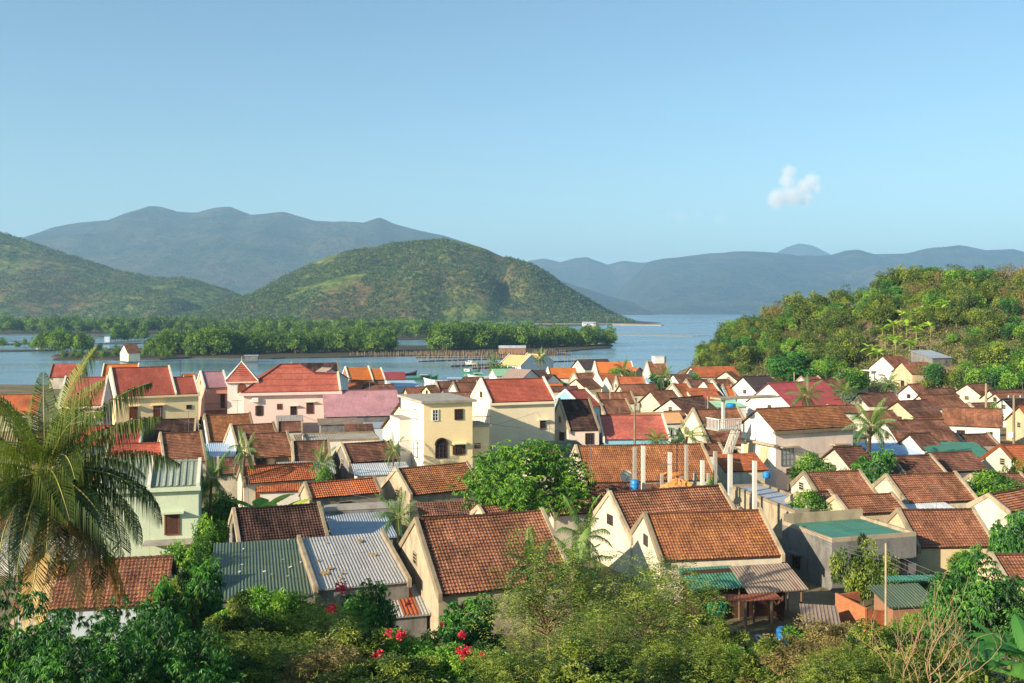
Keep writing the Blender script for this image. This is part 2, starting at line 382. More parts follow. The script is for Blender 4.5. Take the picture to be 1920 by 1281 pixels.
# water: one sheet out to the horizon, mud bed below is the land sheets' skirts
def water_mat():
    n = NT('lagoon_water'); p = n.pos()
    a = n.noise(1.0, 3, n.scale(p, (0.35, 1.1, 1))); b = n.noise(0.10, 4, n.scale(p, (0.25, 1.0, 1)), 0.6)
    h = n.math('ADD', n.math('MULTIPLY', a, 0.35), n.math('MULTIPLY', b, 1.2))
    big = n.noise(0.012, 4, n.scale(p, (0.25, 1.3, 1)), 0.6)
    rough = n.ramp(big, [(0.4, 0.12), (0.62, 0.30)])
    return n.pbr(hx((112, 142, 158)), rough, n.bump(h, 0.22, 0.35), 0.5)
S = 13000
wv = []; wf = []
xs = [-S, -6000, -2000, -600, 0, 600, 2000, 6000, S]; ys = [150, 400, 1000, 3000, 8000, S]
for y in ys:
    for x in xs: wv.append((x, y, 0))
for j in range(len(ys) - 1):
    for i in range(len(xs) - 1):
        q = j * len(xs) + i; wf.append((q, q + 1, q + len(xs) + 1, q + len(xs)))
MB().add(wv, wf).build('water', water_mat(), None, kind='structure')

# ------------------------------------------------------------------ far hills and mountains (height fields)
def mountain_mat(name, stops, scale, brown=0.4, bcol=(130, 108, 84)):
    n = NT(name); p = n.pos(); m = n.noise(scale, 6, p, 0.65); q = n.noise(scale * 0.22, 4, p, 0.6); r = n.noise(scale * 3.2, 5, p, 0.75)
    c = n.ramp(m, stops)
    c = n.mix(n.math('MULTIPLY', n.ramp(q, [(0.48, 0.0), (0.62, 1.0)]), brown), c, hx(bcol))
    c = n.mix(0.7, c, n.mix(1.0, c, n.ramp(r, [(0.35, 0.25), (0.65, 1.5)]), 'MULTIPLY'))
    return n.pbr(c, 1.0, n.bump(r, 0.8, 0.5 / scale), 0.05)
def range_mesh(name, crest, d, depth_front, depth_back, base, mat, nx=260, ny=60, spur=0.2, sfreq=1.0, seed=1, dfun=None, power=1.0, spurs=()):
    x0, x1 = crest[0][0], crest[-1][0]
    ux = np.linspace(x0, x1, nx); vv = np.linspace(-1, 1, ny)
    V = []
    for v in vv:
        for u in ux:
            D = d if dfun is None else d + dfun(u)
            yy = D + (v * depth_front if v < 0 else v * depth_back)
            X = (u - CX) / F * D * (1 + 0.15 * (yy - D) / D)
            zc = CAMZ + (HY - interp(u, crest)) / F * D - base
            t = abs(v)
            zc *= (1 - t) ** power if v < 0 else (1 - t * t)
            V.append((X, yy, zc, t, v))
    A = np.array(V)
    sp = fbm(A[:, 0] * sfreq / depth_front * 2.2, A[:, 1] * sfreq / depth_front * 0.9, seed, 5, True)
    fade = np.minimum(1, np.abs(A[:, 4]) * 1.8) * (1 - A[:, 3]) ** 0.5; sp = sp - 0.35
    A[:, 2] = np.maximum(A[:, 2] * (1 + spur * 0.9 * sp * fade), -1.0) + base
    A[:, 2] += fbm(A[:, 0] * 0.02 * 1700 / d, A[:, 1] * 0.02 * 1700 / d, seed + 9, 3) * 0.0025 * d * (1 - A[:, 3]) * 0.5
    for v0, w_, pts in spurs:
        U = np.tile(ux, ny); yy0 = d + v0 * depth_front; hz_ = np.array([CAMZ + (HY - interp(u, pts)) / F * yy0 for u in ux]); H_ = np.tile(hz_, ny)
        inside = np.tile(np.array([smooth((u - pts[0][0]) / 60) * smooth((pts[-1][0] - u) / 60) for u in ux]), ny)
        q = np.clip(1 - np.abs((A[:, 4] - v0 - 0.05 * vnoise(U * .02, U * 0, 3)) / w_) ** 1.3, 0, 1) * inside * H_ * (1 + .06 * sp); k = 6.0
        A[:, 2] = np.maximum(A[:, 2], q) + k * .3 * np.exp(-np.abs(A[:, 2] - q) / k) * (q > 1)
    f = [(j * nx + i, j * nx + i + 1, (j + 1) * nx + i + 1, (j + 1) * nx + i) for j in range(ny - 1) for i in range(nx - 1)]
    o = MB().add(A[:, :3], f).build(name, mat, None, True, kind='structure')
    return A[:, :3].reshape(ny, nx, 3)
far_m = mountain_mat('far_mountain_scrub', [(0.3, hx((34, 48, 32))), (0.5, hx((62, 72, 44))), (0.7, hx((92, 90, 60)))], 0.006, 0.35)
LEFTC = [(-500, 520), (-250, 470), (50, 444), (100, 426), (150, 416), (200, 412), (240, 397), (280, 386), (330, 396), (370, 398), (400, 391), (430, 387), (470, 401), (500, 399), (530, 396), (590, 413),
         (640, 414), (680, 418), (698, 412), (712, 408), (740, 420), (790, 434), (830, 440), (900, 462), (945, 482), (990, 500), (1060, 540), (1120, 580), (1160, 594)]
range_mesh('mountain', LEFTC, 6200, 1900, 1500, -2, far_m, 340, 120, 0.5, 1.0, 4, spurs=[(-.4, .35, [(100, 500), (170, 450), (240, 435), (300, 450), (360, 490), (420, 540)]), (-.45, .35, [(330, 500), (420, 450), (480, 440), (540, 465), (600, 510), (660, 550)]), (-.4, .3, [(560, 500), (640, 452), (700, 445), (780, 480), (860, 530)])])
RIGHTC = [(1150, 590), (1180, 530), (1215, 492), (1250, 485), (1290, 479), (1330, 474), (1350, 473), (1400, 471), (1450, 473), (1500, 480), (1560, 478), (1585, 469), (1610, 467), (1640, 476), (1700, 474), (1750, 465), (1800, 460),
          (1850, 468), (1900, 466), (1930, 474), (2050, 470), (2200, 490), (2400, 520)]
range_mesh('mountain', RIGHTC, 7000, 2100, 1500, -2, far_m, 340, 120, 0.6, 1.0, 11, spurs=[(-.45, .38, [(1180, 575), (1240, 535), (1310, 505), (1380, 498), (1450, 520), (1520, 550), (1580, 580)]), (-.5, .3, [(1400, 560), (1480, 515), (1550, 498), (1640, 510), (1740, 545), (1800, 575)]), (-.75, .22, [(1300, 580), (1380, 556), (1460, 552), (1560, 570), (1620, 585)])])
range_mesh('mountain', [(900, 560), (960, 500), (990, 489), (1020, 484), (1050, 491), (1080, 482), (1100, 480), (1140, 495), (1170, 488), (1200, 492), (1260, 490), (1380, 540), (1500, 590)], 8600, 1500, 1500, -2, far_m, 200, 50, 0.3, 1.2, 7)
range_mesh('mountain', [(1380, 560), (1450, 478), (1475, 465), (1500, 457), (1525, 461), (1560, 477), (1620, 540), (1700, 590)], 10500, 1500, 1500, -2, far_m, 120, 40, 0.25, 1.2, 21)
range_mesh('mountain', [(900, 590), (1000, 512), (1060, 528), (1110, 545), (1150, 558), (1190, 566), (1215, 590)], 5200, 700, 900, -2, far_m, 120, 40, 0.3, 1.1, 31)
near_m = mountain_mat('near_hill_scrub', [(0.36, hx((58, 78, 34))), (0.5, hx((104, 124, 54))), (0.66, hx((150, 150, 80)))], 0.03, 0.75, (132, 104, 76))
G1 = range_mesh('hill', [(-900, 460), (-500, 400), (-100, 415), (0, 436), (60, 455), (130, 481), (200, 505), (280, 521), (350, 523), (395, 536), (430, 549), (480, 572), (560, 592)], 2300, 480, 500, -1, near_m, 300, 90, 0.42, 1.0, 5, spurs=[(-.5, .4, [(-300, 500), (-50, 490), (60, 505), (160, 528), (260, 548), (330, 560)]), (-.6, .35, [(200, 570), (290, 540), (350, 541), (420, 565), (470, 585)])])
G2 = range_mesh('hill', [(330, 596), (400, 578), (440, 562), (480, 551), (530, 521), (590, 491), (620, 481), (660, 470), (700, 463), (740, 458), (790, 452), (830, 449), (850, 450), (880, 458), (910, 467), (940, 482), (975, 490),
                         (1000, 498), (1030, 515), (1050, 531), (1090, 558), (1130, 580), (1155, 592), (1172, 603)], 1800, 330, 420, -1, near_m, 340, 110, 0.5, 0.9, 12, spurs=[(-.55, .42, [(430, 572), (500, 560), (560, 545), (640, 529), (700, 513), (760, 502), (830, 494), (880, 500), (930, 520), (980, 556)]), (-.4, .4, [(900, 540), (960, 492), (1000, 506), (1050, 538), (1120, 577), (1170, 600)])])
# ------------------------------------------------------------------ house builder
def tile_grid(mb, O, U, V, N, lu, lv, det, seed, tw=0.19, th=0.25, amp=1.0):
    rng = np.random.RandomState(seed)
    nr = max(2, int(round(lv / th))); dv = lv / nr
    if det >= 2: step = tw / 3
    elif det == 1: step = tw
    else: step = max(lu / 6, 0.8)
    nc = max(2, int(round(lu / step))); cu = np.linspace(0, lu, nc + 1)
    prof = np.array([0.0, 0.040, 0.018])[np.arange(nc + 1) % 3] if det >= 2 else np.zeros(nc + 1)
    sag = 0.05 * amp * fbm(cu[None, :] * 0.35 + seed, np.linspace(0, lv, 2 * nr)[:, None] * 0.35, seed % 17, 2)
    vs = np.repeat(np.arange(nr), 2) * dv + np.tile([0, dv], nr)
    lift = np.tile([0.062, 0.004], nr)[:, None] + np.zeros((2 * nr, nc + 1))
    k = np.arange(nc + 1) // (3 if det >= 2 else 1)
    jit = rng.uniform(-0.010, 0.014, (nr, k.max() + 1))[:, k] * amp
    lift[0::2] += jit + prof; lift[1::2] += jit * 0.4 + prof
    lift += sag
    vv = vs[:, None] + np.zeros(nc + 1)[None, :]; vv[0::2] += rng.uniform(-0.02, 0.02, (nr, k.max() + 1))[:, k] * amp
    O = np.array(O); U = np.array(U); V = np.array(V); N = np.array(N)
    P = O + cu[None, :, None] * U + vv[:, :, None] * V + lift[:, :, None] * N
    uvs = np.stack([np.broadcast_to(cu, vv.shape), np.broadcast_to((vs[:, None] - np.tile([0, 0.002], nr)[:, None]) * th / dv, vv.shape)], -1)
    m = nc + 1; j, i = np.meshgrid(np.arange(2 * nr - 1), np.arange(nc), indexing='ij')
    q = (j * m + i).ravel(); f = np.stack([q, q + 1, q + m + 1, q + m], 1)
    mb.add(P.reshape(-1, 3), f, uvs.reshape(-1, 2))
def corr_grid(mb, O, U, V, N, lu, lv, det, seed, pp=None):
    p = pp or (0.20 if det < 2 else 0.18); s = 4 if det >= 1 else 2
    nc = int(lu / p) * s + 1 if det >= 1 else int(lu / 0.3) * 2 + 1
    cu = np.linspace(0, lu, nc); h = (0.05 if pp else 0.032) * np.sin(np.arange(nc) * 2 * np.pi / s + 0.4) if det >= 1 else 0.03 * (np.arange(nc) % 2)
    rows = [(0, 0.02)]; L = 0
    while L < lv - 0.01:
        e = min(lv, L + 2.3); rows.append((e, 0.0)); L = e
        if L < lv - 0.01: rows.append((L, 0.02))
    rng = np.random.RandomState(seed)
    O = np.array(O); U = np.array(U); V = np.array(V); N = np.array(N); P = []; uv = []
    for r, (v, li) in enumerate(rows):
        off = 0.012 * rng.randn(nc // 16 + 1)[np.arange(nc) // 16][:, None]
        P.append(O + cu[:, None] * U + (v + off) * V + (h + li)[:, None] * N); uv.append(np.stack([cu, np.full(nc, v)], 1))
    m = nc; j, i = np.meshgrid(np.arange(len(rows) - 1), np.arange(nc - 1), indexing='ij')
    q = (j * m + i).ravel(); mb.add(np.concatenate(P), np.stack([q, q + 1, q + m + 1, q + m], 1), np.concatenate(uv))
def slope(mb, kind, O, U, V, lu, lv, det, seed):
    N = Vector(U).cross(Vector(V)).normalized(); O = Vector(O)
    if kind.startswith('tin') or kind == 'sage': corr_grid(mb, O, U, V, N, lu, lv, det, seed, 0.40 if kind == 'sage' else None)
    else: tile_grid(mb, O, U, V, N, lu, lv, det, seed, amp=0.35 if kind in ('red', 'mauve', 'magenta', 'peach', 'taupe', 'slate') else 1.0)
    a = [O - N * 0.05, O + Vector(U) * lu - N * 0.05, O + Vector(U) * lu + Vector(V) * lv - N * 0.05, O + Vector(V) * lv - N * 0.05]
    b = [p + N * 0.047 for p in a]
    mb.hexa([tuple(p) for p in a] + [tuple(p) for p in b])

HS = []          # (x, y, radius) footprints to keep plants out
def solve(E, xL, xR, ry, ze, th, t, mono=False):
    A = at_z(E[0], E[1], ze); k = (ry - HY) / F
    def hh(th):
        return max(0.6, (CAMZ - ze - k * A.y) / (k * math.cos(th) + t))
    def pxl(th):
        Wd = hh(th) * (1 if mono else 2)
        return CX + F * (A.x - Wd * math.sin(th)) / (A.y + Wd * math.cos(th))
    if th is None:
        lo, hi = -0.2, 1.0
        if pxl(lo) < xL: th = lo
        else:
            for _ in range(40):
                m = (lo + hi) / 2
                if pxl(m) > xL: lo = m
                else: hi = m
            th = lo
        th = max(0.05, min(0.75, th))
    h = hh(th); r = (xR - CX) / F
    L = (r * A.y - A.x) / (math.cos(th) - r * math.sin(th))
    return A, th, h, max(1.0, L)

def auto_ze(E):
    for k in range(200):
        z = 4.6 + k * 0.05; A = at_z(E[0], E[1], z)
        if ground_z(A.x, A.y) + 3.0 <= z: return z
    return 5.0
class House:
    def __init__(s, E, xL, xR, ry, roof='old', wall='cream', style='n', ze=5.0, gz=None, th=None, t=0.62, label='', cat='house', name='house', mono=False, W=None, ext=None, cope=None, cornice=False, maxh=None, group='houses of the village', inset=0.18, ridge=True):
        if ze == 'auto': ze = auto_ze(E); gz = ze - 3.3
        if th is not None: th = math.radians(th)
        elif xL is None: th = math.radians(16)
        A, th, h, L = solve(E, xL, xR, ry, ze, th, t, mono)
        if maxh: h = min(h, maxh)
        if W: h = W / (1 if mono else 2)
        s.A, s.th, s.L, s.h = A, th, L, h; s.W = h if mono else 2 * h
        s.gz = gz if gz is not None else min(ze - 2.4, max(1.9, ground_z(A.x, A.y) - 0.15))
        s.e = ze - s.gz; s.t = t; s.r = s.e + h * t; s.i = inset; s.style = style; s.kind = roof
        s.d = A.y; s.det = 2 if A.y < 92 else (1 if A.y < 165 else 0)
        s.root = thing(name, (A.x, A.y, s.gz), label, cat, group, th)
        s.M = Matrix.Translation((A.x, A.y, s.gz)) @ Matrix.Rotation(th, 4, 'Z'); s.Mi = s.M.inverted()
        c = s.M @ Vector((L / 2, s.W / 2, 0)); HS.append((c.x, c.y, math.hypot(L, s.W) / 2 * 0.8))
        s.seed = int(E[0] * 7 + E[1]) % 9973; s.wall = wall; par = style == 'p'
        wb = MB(); rb = MB(); cb = MB()
        secs = [(0, L, s.W)] if not ext else [(0, L * ext[0], s.W), (L * ext[0], L, s.W * ext[1])]
        i = s.i
        for k, (x0, x1, Wd) in enumerate(secs):
            hh = Wd if mono else Wd / 2
            a0 = x0 + (0 if (par or k) else i) ; a1 = x1 - (0 if (par or k < len(secs) - 1) else i)
            if mono:
                prof = [(i, 0), (Wd - i, 0), (Wd - i, s.e + (Wd - i) * t - 0.07), (i, s.e + i * t - 0.07)]
            else:
                prof = [(i, 0), (Wd - i, 0), (Wd - i, s.e + i * t - 0.07), (hh, s.e + hh * t - 0.07), (i, s.e + i * t - 0.07)]
            if wall:
                V = [(a0, y, z) for y, z in prof] + [(a1, y, z) for y, z in prof]; n = len(prof)
                if k: V = [(a0 + 0.01, y, z) for y, z in prof] + [(a1, y, z) for y, z in prof]
                wb.poly([V[q] for q in range(n)][::-1]); wb.poly([V[n + q] for q in range(n)])
                wb.add(V, [(q, (q + 1) % n, n + (q + 1) % n, n + q) for q in range(n)])
            ro = 0.12 if par else -0.12
            r0 = x0 + (ro if k == 0 else 0.02); r1 = x1 - (ro if k == len(secs) - 1 else (0.12 if par else 0))
            ct = 1 / math.sqrt(1 + t * t); lv = hh / ct
            slope(rb, roof, (r0, 0, s.e), (1, 0, 0), (0, ct, t * ct), r1 - r0, lv, s.det, s.seed)
            if not mono: slope(rb, roof, (r1, Wd, s.e), (-1, 0, 0), (0, -ct, t * ct), r1 - r0, lv, 0, s.seed + 1)
            if par:
                for xs_ in ([x0] if k == 0 else []) + [x1]:
                    xa, xb = (xs_ - 0.09, xs_ + 0.125) if xs_ == x0 else (xs_ - 0.125, xs_ + 0.09)
                    up = 0.24 if s.d < 100 else 0.30
                    cc = MB()
                    ends = [((-0.12, s.e - 0.12 * t), (hh, s.e + hh * t))] + ([] if mono else [((Wd + 0.12, s.e - 0.12 * t), (hh, s.e + hh * t))])
                    for (ya, za), (yb, zb) in ends:
                        p = [(xa, ya, za - 0.25), (xb, ya, za - 0.25), (xb, yb, zb - 0.1), (xa, yb, zb - 0.1), (xa, ya, za + up), (xb, ya, za + up), (xb, yb, zb + up), (xa, yb, zb + up)]
                        if ya > yb: p = [p[q] for q in (1, 0, 3, 2, 5, 4, 7, 6)]
                        cc.hexa(p)
                    cc.build('gable_coping', cope or COPE, s.root)
        if wall: wb.build('wall', Wm[wall], s.root)
        s.roof = rb.build('roof', R[roof], s.root)
        if not mono and ridge and s.d < 190:
            for x0, x1, Wd in secs:
                m = MB(); n = max(2, int((x1 - x0) / 0.35)); o = 0.13 if par else -0.12
                for q in range(n):
                    xa = x0 + o + (x1 - x0 - 2 * o) * q / n; xb = x0 + o + (x1 - x0 - 2 * o) * (q + 1) / n
                    z = s.e + Wd / 2 * t
                    m.tube([(xa, Wd / 2, z + 0.03), (xb, Wd / 2, z + 0.055)], [0.10, 0.115], 6)
                m.build('ridge_cap', R[roof] if roof in ('old', 'old2', 'dark', 'slate', 'oldo') else R[roof], s.roof)
        if cornice:
            cm = MB(); cm.box(-0.15, L + 0.15, -0.16, i - 0.003, s.e - 0.34, s.e - 0.07); cm.build('cornice', cornice if not isinstance(cornice, bool) else Wm[wall], s.root)
    def loc(s, x, y, face='F'):
        """picture point -> local point on the front (F), left gable (L) or right gable (R) wall"""
        o = s.Mi @ Vector((0, 0, CAMZ)); d = (s.Mi.to_3x3() @ Vector(((x - CX) / F, 1, (HY - y) / F)))
        if face == 'F': k = (s.i - o.y) / d.y
        elif face == 'L': k = (0 - o.x) / d.x
        else: k = (s.L - s.i - o.x) / d.x
        return o + d * k
    def win(s, face, x0, y0, x1, y1, kind='glass', aw=False):
        a = s.loc(x0, (y0 + y1) / 2, face); b = s.loc(x1, (y0 + y1) / 2, face)
        tp = s.loc((x0 + x1) / 2, y0, face).z; bt = s.loc((x0 + x1) / 2, y1, face).z
        if face == 'F':
            u0, u1 = sorted((a.x, b.x)); P = lambda u, o, z: (u, s.i - o, z)
        elif face == 'L':
            off = (0 if s.style == 'p' else s.i) - (0.035 if kind == 'board' else 0)
            u0, u1 = sorted((a.y, b.y)); P = lambda u, o, z: (off - o, u, z)
        else:
            u0, u1 = sorted((a.y, b.y)); P = lambda u, o, z: (s.L - (0 if s.style == 'p' else s.i) + o, u, z)
        u0 = max(u0, 0.1); w_, h_ = u1 - u0, tp - bt
        def bx(m, ua, ub, oa, ob, za, zb):
            p = [P(ua, oa, za), P(ub, oa, za), P(ub, ob, za), P(ua, ob, za), P(ua, oa, zb), P(ub, oa, zb), P(ub, ob, zb), P(ua, ob, zb)]
            m.hexa(p)
        fr = MB(); e = 0.06
        fm = {'glass': DWOOD, 'shut': WOOD, 'pale': METAL, 'arch': DWOOD, 'door': WOOD, 'dark': DWOOD, 'white': WHITEP, 'open': DWOOD, 'board': COPEW}[kind]
        bx(fr, u0 - e, u0 + 0.03, 0.01, 0.07, bt, tp); bx(fr, u1 - 0.03, u1 + e, 0.01, 0.07, bt, tp)
        bx(fr, u0 - e, u1 + e, 0.012, 0.074, tp, tp + e); bx(fr, u0 - e, u1 + e, 0.012, 0.09, bt - e, bt)
        if kind in ('glass', 'pale', 'white', 'arch', 'open'):
            nb = 2 if w_ > 0.7 else 1
            for q in range(1, nb + 1):
                uu = u0 + w_ * q / (nb + 1) if nb > 1 else (u0 + u1) / 2
                bx(fr, uu - 0.022, uu + 0.022, 0.015, 0.06, bt, tp)
            for q in (0.33, 0.66): bx(fr, u0, u1, 0.016, 0.056, bt + h_ * q - 0.02, bt + h_ * q + 0.02)
        if kind == 'arch':
            n = 10; um = (u0 + u1) / 2; rr = w_ / 2
            for q in range(n):
                t0, t1 = math.pi * q / n, math.pi * (q + 1) / n
                c = []
                for tt in (t0, t1):
                    for rad in (rr * 1.0, rr * 1.22): c.append((um + rad * math.cos(tt), tp + rad * math.sin(tt)))
                fr.hexa([P(c[0][0], 0.01, c[0][1]), P(c[1][0], 0.01, c[1][1]), P(c[1][0], 0.16, c[1][1]), P(c[0][0], 0.16, c[0][1]),
                         P(c[2][0], 0.01, c[2][1]), P(c[3][0], 0.01, c[3][1]), P(c[3][0], 0.16, c[3][1]), P(c[2][0], 0.16, c[2][1])])
        w_o = fr.build('door' if kind == 'door' else 'window', fm if kind != 'arch' else DWOOD, s.root)
        pn = MB()
        if kind in ('shut', 'door', 'board'):
            um = (u0 + u1) / 2
            bx(pn, u0 + 0.03, um - 0.01, 0.004, 0.045, bt, tp); bx(pn, um + 0.01, u1 - 0.03, 0.004, 0.045, bt, tp)
            if s.d < 180:
                for q in range(1, int(h_ / 0.12)): bx(pn, u0 + 0.06, u1 - 0.06, 0.045, 0.058, bt + q * 0.12 - 0.02, bt + q * 0.12 + 0.015)
            pn.build('shutter' if kind != 'door' else 'door_panel', {'door': WOOD, 'board': Wm['beige'], 'shut': DWOOD}[kind], w_o)
        else:
            bx(pn, u0 + 0.005, u1 - 0.005, 0.003, 0.02, bt, tp)
            if kind == 'arch':
                n = 10; um = (u0 + u1) / 2; rr = w_ / 2
                pn.poly([P(um + rr * math.cos(math.pi * q / n), 0.02, tp + rr * math.sin(math.pi * q / n)) for q in range(n + 1)])
            pn.build('pane', PALEGL if kind == 'pale' else GLASS, w_o)
            if kind == 'open':
                sh = MB(); bx(sh, u0 - w_ * 0.42, u0 - 0.07, 0.02, 0.06, bt, tp); bx(sh, u1 + 0.07, u1 + w_ * 0.42, 0.02, 0.06, bt, tp); sh.build('shutter', DWOOD, w_o)
        if aw:
            am = MB(); q = aw if isinstance(aw, float) else 0.45
            bx(am, u0 - 0.35, u1 + 0.35, 0.0, q, tp + 0.14, tp + 0.24); am.build('awning', COPE if q > 0.5 else Wm[s.wall], s.root)
        return w_o

H = House
OLDG = 'houses of the old village'
HL = {}
def h(key, *a, **k):
    HL[key] = House(*a, **k); return HL[key]

# --- near houses
h('n1', (824, 1118), 742, 1078, 977, 'old', 'dirty', 'p', label='large brown tiled house with stained cement gable beside the zinc roof in the foreground')
h('n2', (1240, 1053), 1180, 1468, 966, 'oldo', 'cream', 'p', label='orange brown tiled house directly behind the rusty grey lean-to shed')
h('n3', (1184, 1012), 1106, 1398, 926, 'old', 'cream', 'p', t=0.75, label='brown tiled house with tall steep cream gable just in front of the construction columns')
h('n4', (1040, 968), 1003, 1160, 931, 'old', 'cream', 'p', label='brown tiled house with small gable right in front of the big round mango tree')
h('n5', (910, 974), 884, 1042, 952, 'old', 'cream', 'p', label='low brown roof with tiny white gable peeking over the large foreground tiled house')
h('n6', (448, 1022), 428, 614, 958, 'dark', 'grey', 'p', label='dark mossy tiled roof with blackened cement gables above the green painted roof')
h('n7', (398, 1128), None, 594, 1019, 'ting', 'grey', 'n', t=0.14, mono=True, th=15, ze=4.6, label='flat green painted roof sheet littered with scraps left of the zinc roof')
h('n8', (592, 1107), None, 768, 1010, 'tin', 'grey', 'p', t=0.16, mono=True, th=19, ze=5.0, label='wide corrugated zinc roof between two cement parapet walls')
h('n9', (722, 1160), None, 808, 1102, 'tin', 'grey', 'n', t=0.22, mono=True, th=17, ze=3.6, label='corrugated zinc lean-to with one rusted red sheet below the wide zinc roof')
h('n10', (628, 1014), None, 742, 953, 'tinb', 'grey', 'n', t=0.12, mono=True, th=16, ze=4.4, label='blue grey metal roof in front of the weathered grey parapet wall')
h('n11', (770, 930), 717, 905, 881, 'oldo', 'dirty', 'p', label='lichen streaked orange roof left of the big round mango tree, below the yellow tower house')
h('n12', (790, 970), None, 905, 943, 'old2', 'white', 'n', t=0.5, mono=True, th=14, ze=4.4, label='low dark brown lean-to roof with a whitewashed strip of wall above it')
h('n13', (458, 908), 445, 598, 877, 'rusto', 'cream', 'p', label='bright orange tiled roof between the small palm and the pale zinc roof')
h('n14', (582, 936), 562, 714, 908, 'rusto', 'dirty', 'p', label='orange brown roof in front of the bright orange tiled roof')
h('n14b', (484, 924), None, 566, 909, 'rusto', 'white', 'n', t=0.4, mono=True, th=14, ze=4.3, label='narrow orange lean-to roof just under the bright orange tiled roof')
h('n15', (186, 917), None, 372, 862, 'sage', 'mint', 'p', ze=8.3, th=14, cope=COPEW, ext=(0.5, 0.84), label='mint green two storey house with grey green tiled roof behind the coconut palm', cornice=True)
h('n16', (100, 840), None, 262, 801, 'magenta', 'cream', 'p', th=14, cope=COPEW, label='pink red tiled roof with white parapet, just behind the coconut palm')
h('n17', (195, 870), None, 303, 834, 'red', 'cream', 'p', th=14, label='short bright red tiled roof tucked behind the grey green tiled roof')
h('n18', (240, 830), None, 364, 789, 'dark', 'grey', 'p', th=14, label='long dark weathered roof directly below the yellow wall with brown doors')
h('n19', (308, 870), 293, 387, 814, 'old', 'cream', 'p', label='brown tiled roof right of the short bright red roof')
h('n20', (392, 829), 375, 480, 780, 'oldo', 'white', 'p', label='brown roofed house with white gable below the left end of the pink house')
h('n21', (446, 845), 420, 528, 799, 'old', 'white', 'p', label='brown roof with pointed white gable, second of the two touching gables below the pink house')
h('n22', (470, 861), 445, 553, 816, 'old', 'beige', 'p', label='brown tiled house with beige wall and two arches behind the small palm')
h('n23', (550, 866), None, 620, 829, 'old2', 'dirty', 'p', th=15, label='small dark brown roof squeezed right of the beige house with arches')
h('n24', (655, 869), 626, 748, 834, 'old2', 'grey', 'p', label='dark brown roof with blackened gable left of the yellow tower house')
h('n25', (668, 892), None, 770, 870, 'tinw', 'cream', 'n', t=0.12, mono=True, th=14, ze=4.6, label='pale zinc roofed shed at the foot of the yellow tower house')
h('n25b', (382, 859), None, 440, 832, 'tinblue', 'white', 'n', t=0.1, mono=True, th=15, ze=4.6, label='small pale blue flat roof left of the two pointed gables')
h('n27', (1000, 869), None, 1056, 840, 'old', 'cream', 'p', th=18, label='small brown roof at the upper right edge of the big round mango tree')
h('n28', (1098, 906), 1062, 1345, 838, 'oldo', 'cream', 'p', t=0.62, label='very long brown and orange roof behind the bare concrete columns')
h('n29', (1118, 930), None, 1262, 905, 'old2', 'dirty', 'n', t=0.35, mono=True, th=12, ze=4.2, label='dark lower roof in the shade below the very long roof')
h('n32', (1454, 808), 1386, 1604, 768, 'oldo', 'blush', 'n', ze=8.3, cornice=COPE, label='big two storey blush house with side painted sunlit white, orange tiled roof and outside stairs')
h('n33', (1536, 933), 1480, 1643, 888, 'old', 'cream', 'p', label='brown tiled house with cream gable in front of the big white two storey house')
h('n34', (1592, 966), None, 1700, 933, 'old', 'beige', 'p', th=15, t=0.55, label='low brown roof joined below the one in front of the two storey white house')
h('n35', (1700, 945), 1626, 1833, 893, 'old', 'cream', 'p', label='brown tiled house with broad cream coping right of the mango bush near the palm trunk')
h('n36', (1702, 897), None, 1778, 858, 'old2', 'grey', 'p', th=16, label='dark brown roof right behind the bushy mango shrub by the tall palm')
h('n37', (1768, 886), None, 1852, 851, 'old2', 'grey', 'n', th=16, label='dark brown roof left of the orange trimmed gable at the right edge')
h('n38', (1922, 886), 1832, 2040, 836, 'rusto', 'cream', 'p', cope=R['rusto'], label='cream gabled house with orange tile trim at the right edge')
h('n39', (1893, 962), 1815, 2000, 930, 'old', 'cream', 'p', label='cream gabled house at the right edge below the orange trimmed one')
h('n40b', (1700, 966), None, 1800, 946, 'tinw', 'dirty', 'n', t=0.2, mono=True, th=14, ze=4.6, label='pale patched roof strip behind the broad brown roof on the right')
h('n40', (1722, 1028), 1650, 1868, 958, 'old', 'beige', 'p', ze=4.3, label='broad brown roof with beige wall behind the grey cement house')
h('n42', (1408, 1113), None, 1512, 1062, 'tinold', None, 'n', t=0.36, mono=True, th=13, ze=4.2, name='shed', cat='shed', label='open lean-to shed with rusty grey corrugated roof in the foreground')
h('n42b', (1300, 1108), None, 1396, 1066, 'tinteal', None, 'n', t=0.36, mono=True, th=13, ze=4.25, name='shed', cat='shed', label='lean-to with green corrugated roof left of the rusty grey shed')
h('n43', (1508, 1168), None, 1572, 1132, 'tinold', 'beige', 'n', t=0.25, mono=True, th=-12, ze=3.6, name='shed', cat='shed', label='tiny beige walled outhouse with rusty roof right of the open shed')
h('n46', (1888, 1092), 1830, 2020, 1042, 'old', 'beige', 'p', label='brown roofed house with slanting cement gable at the lower right edge')
h('n47', (24, 1150), None, 308, 1058, 'old', 'paleblue', 'n', th=12, label='long red brown roof behind the trunk of the coconut palm')
h('n48', (-60, 1010), None, 150, 905, 'rusto', 'white', 'n', th=12, label='red brown roof seen through the left side of the coconut palm crown')
h('n49', (22, 1180), None, 142, 1130, 'old', 'dirty', 'p', th=12, ze=3.8, t=0.45, mono=True, label='low tiled lean-to below the long red brown roof by the palm trunk')

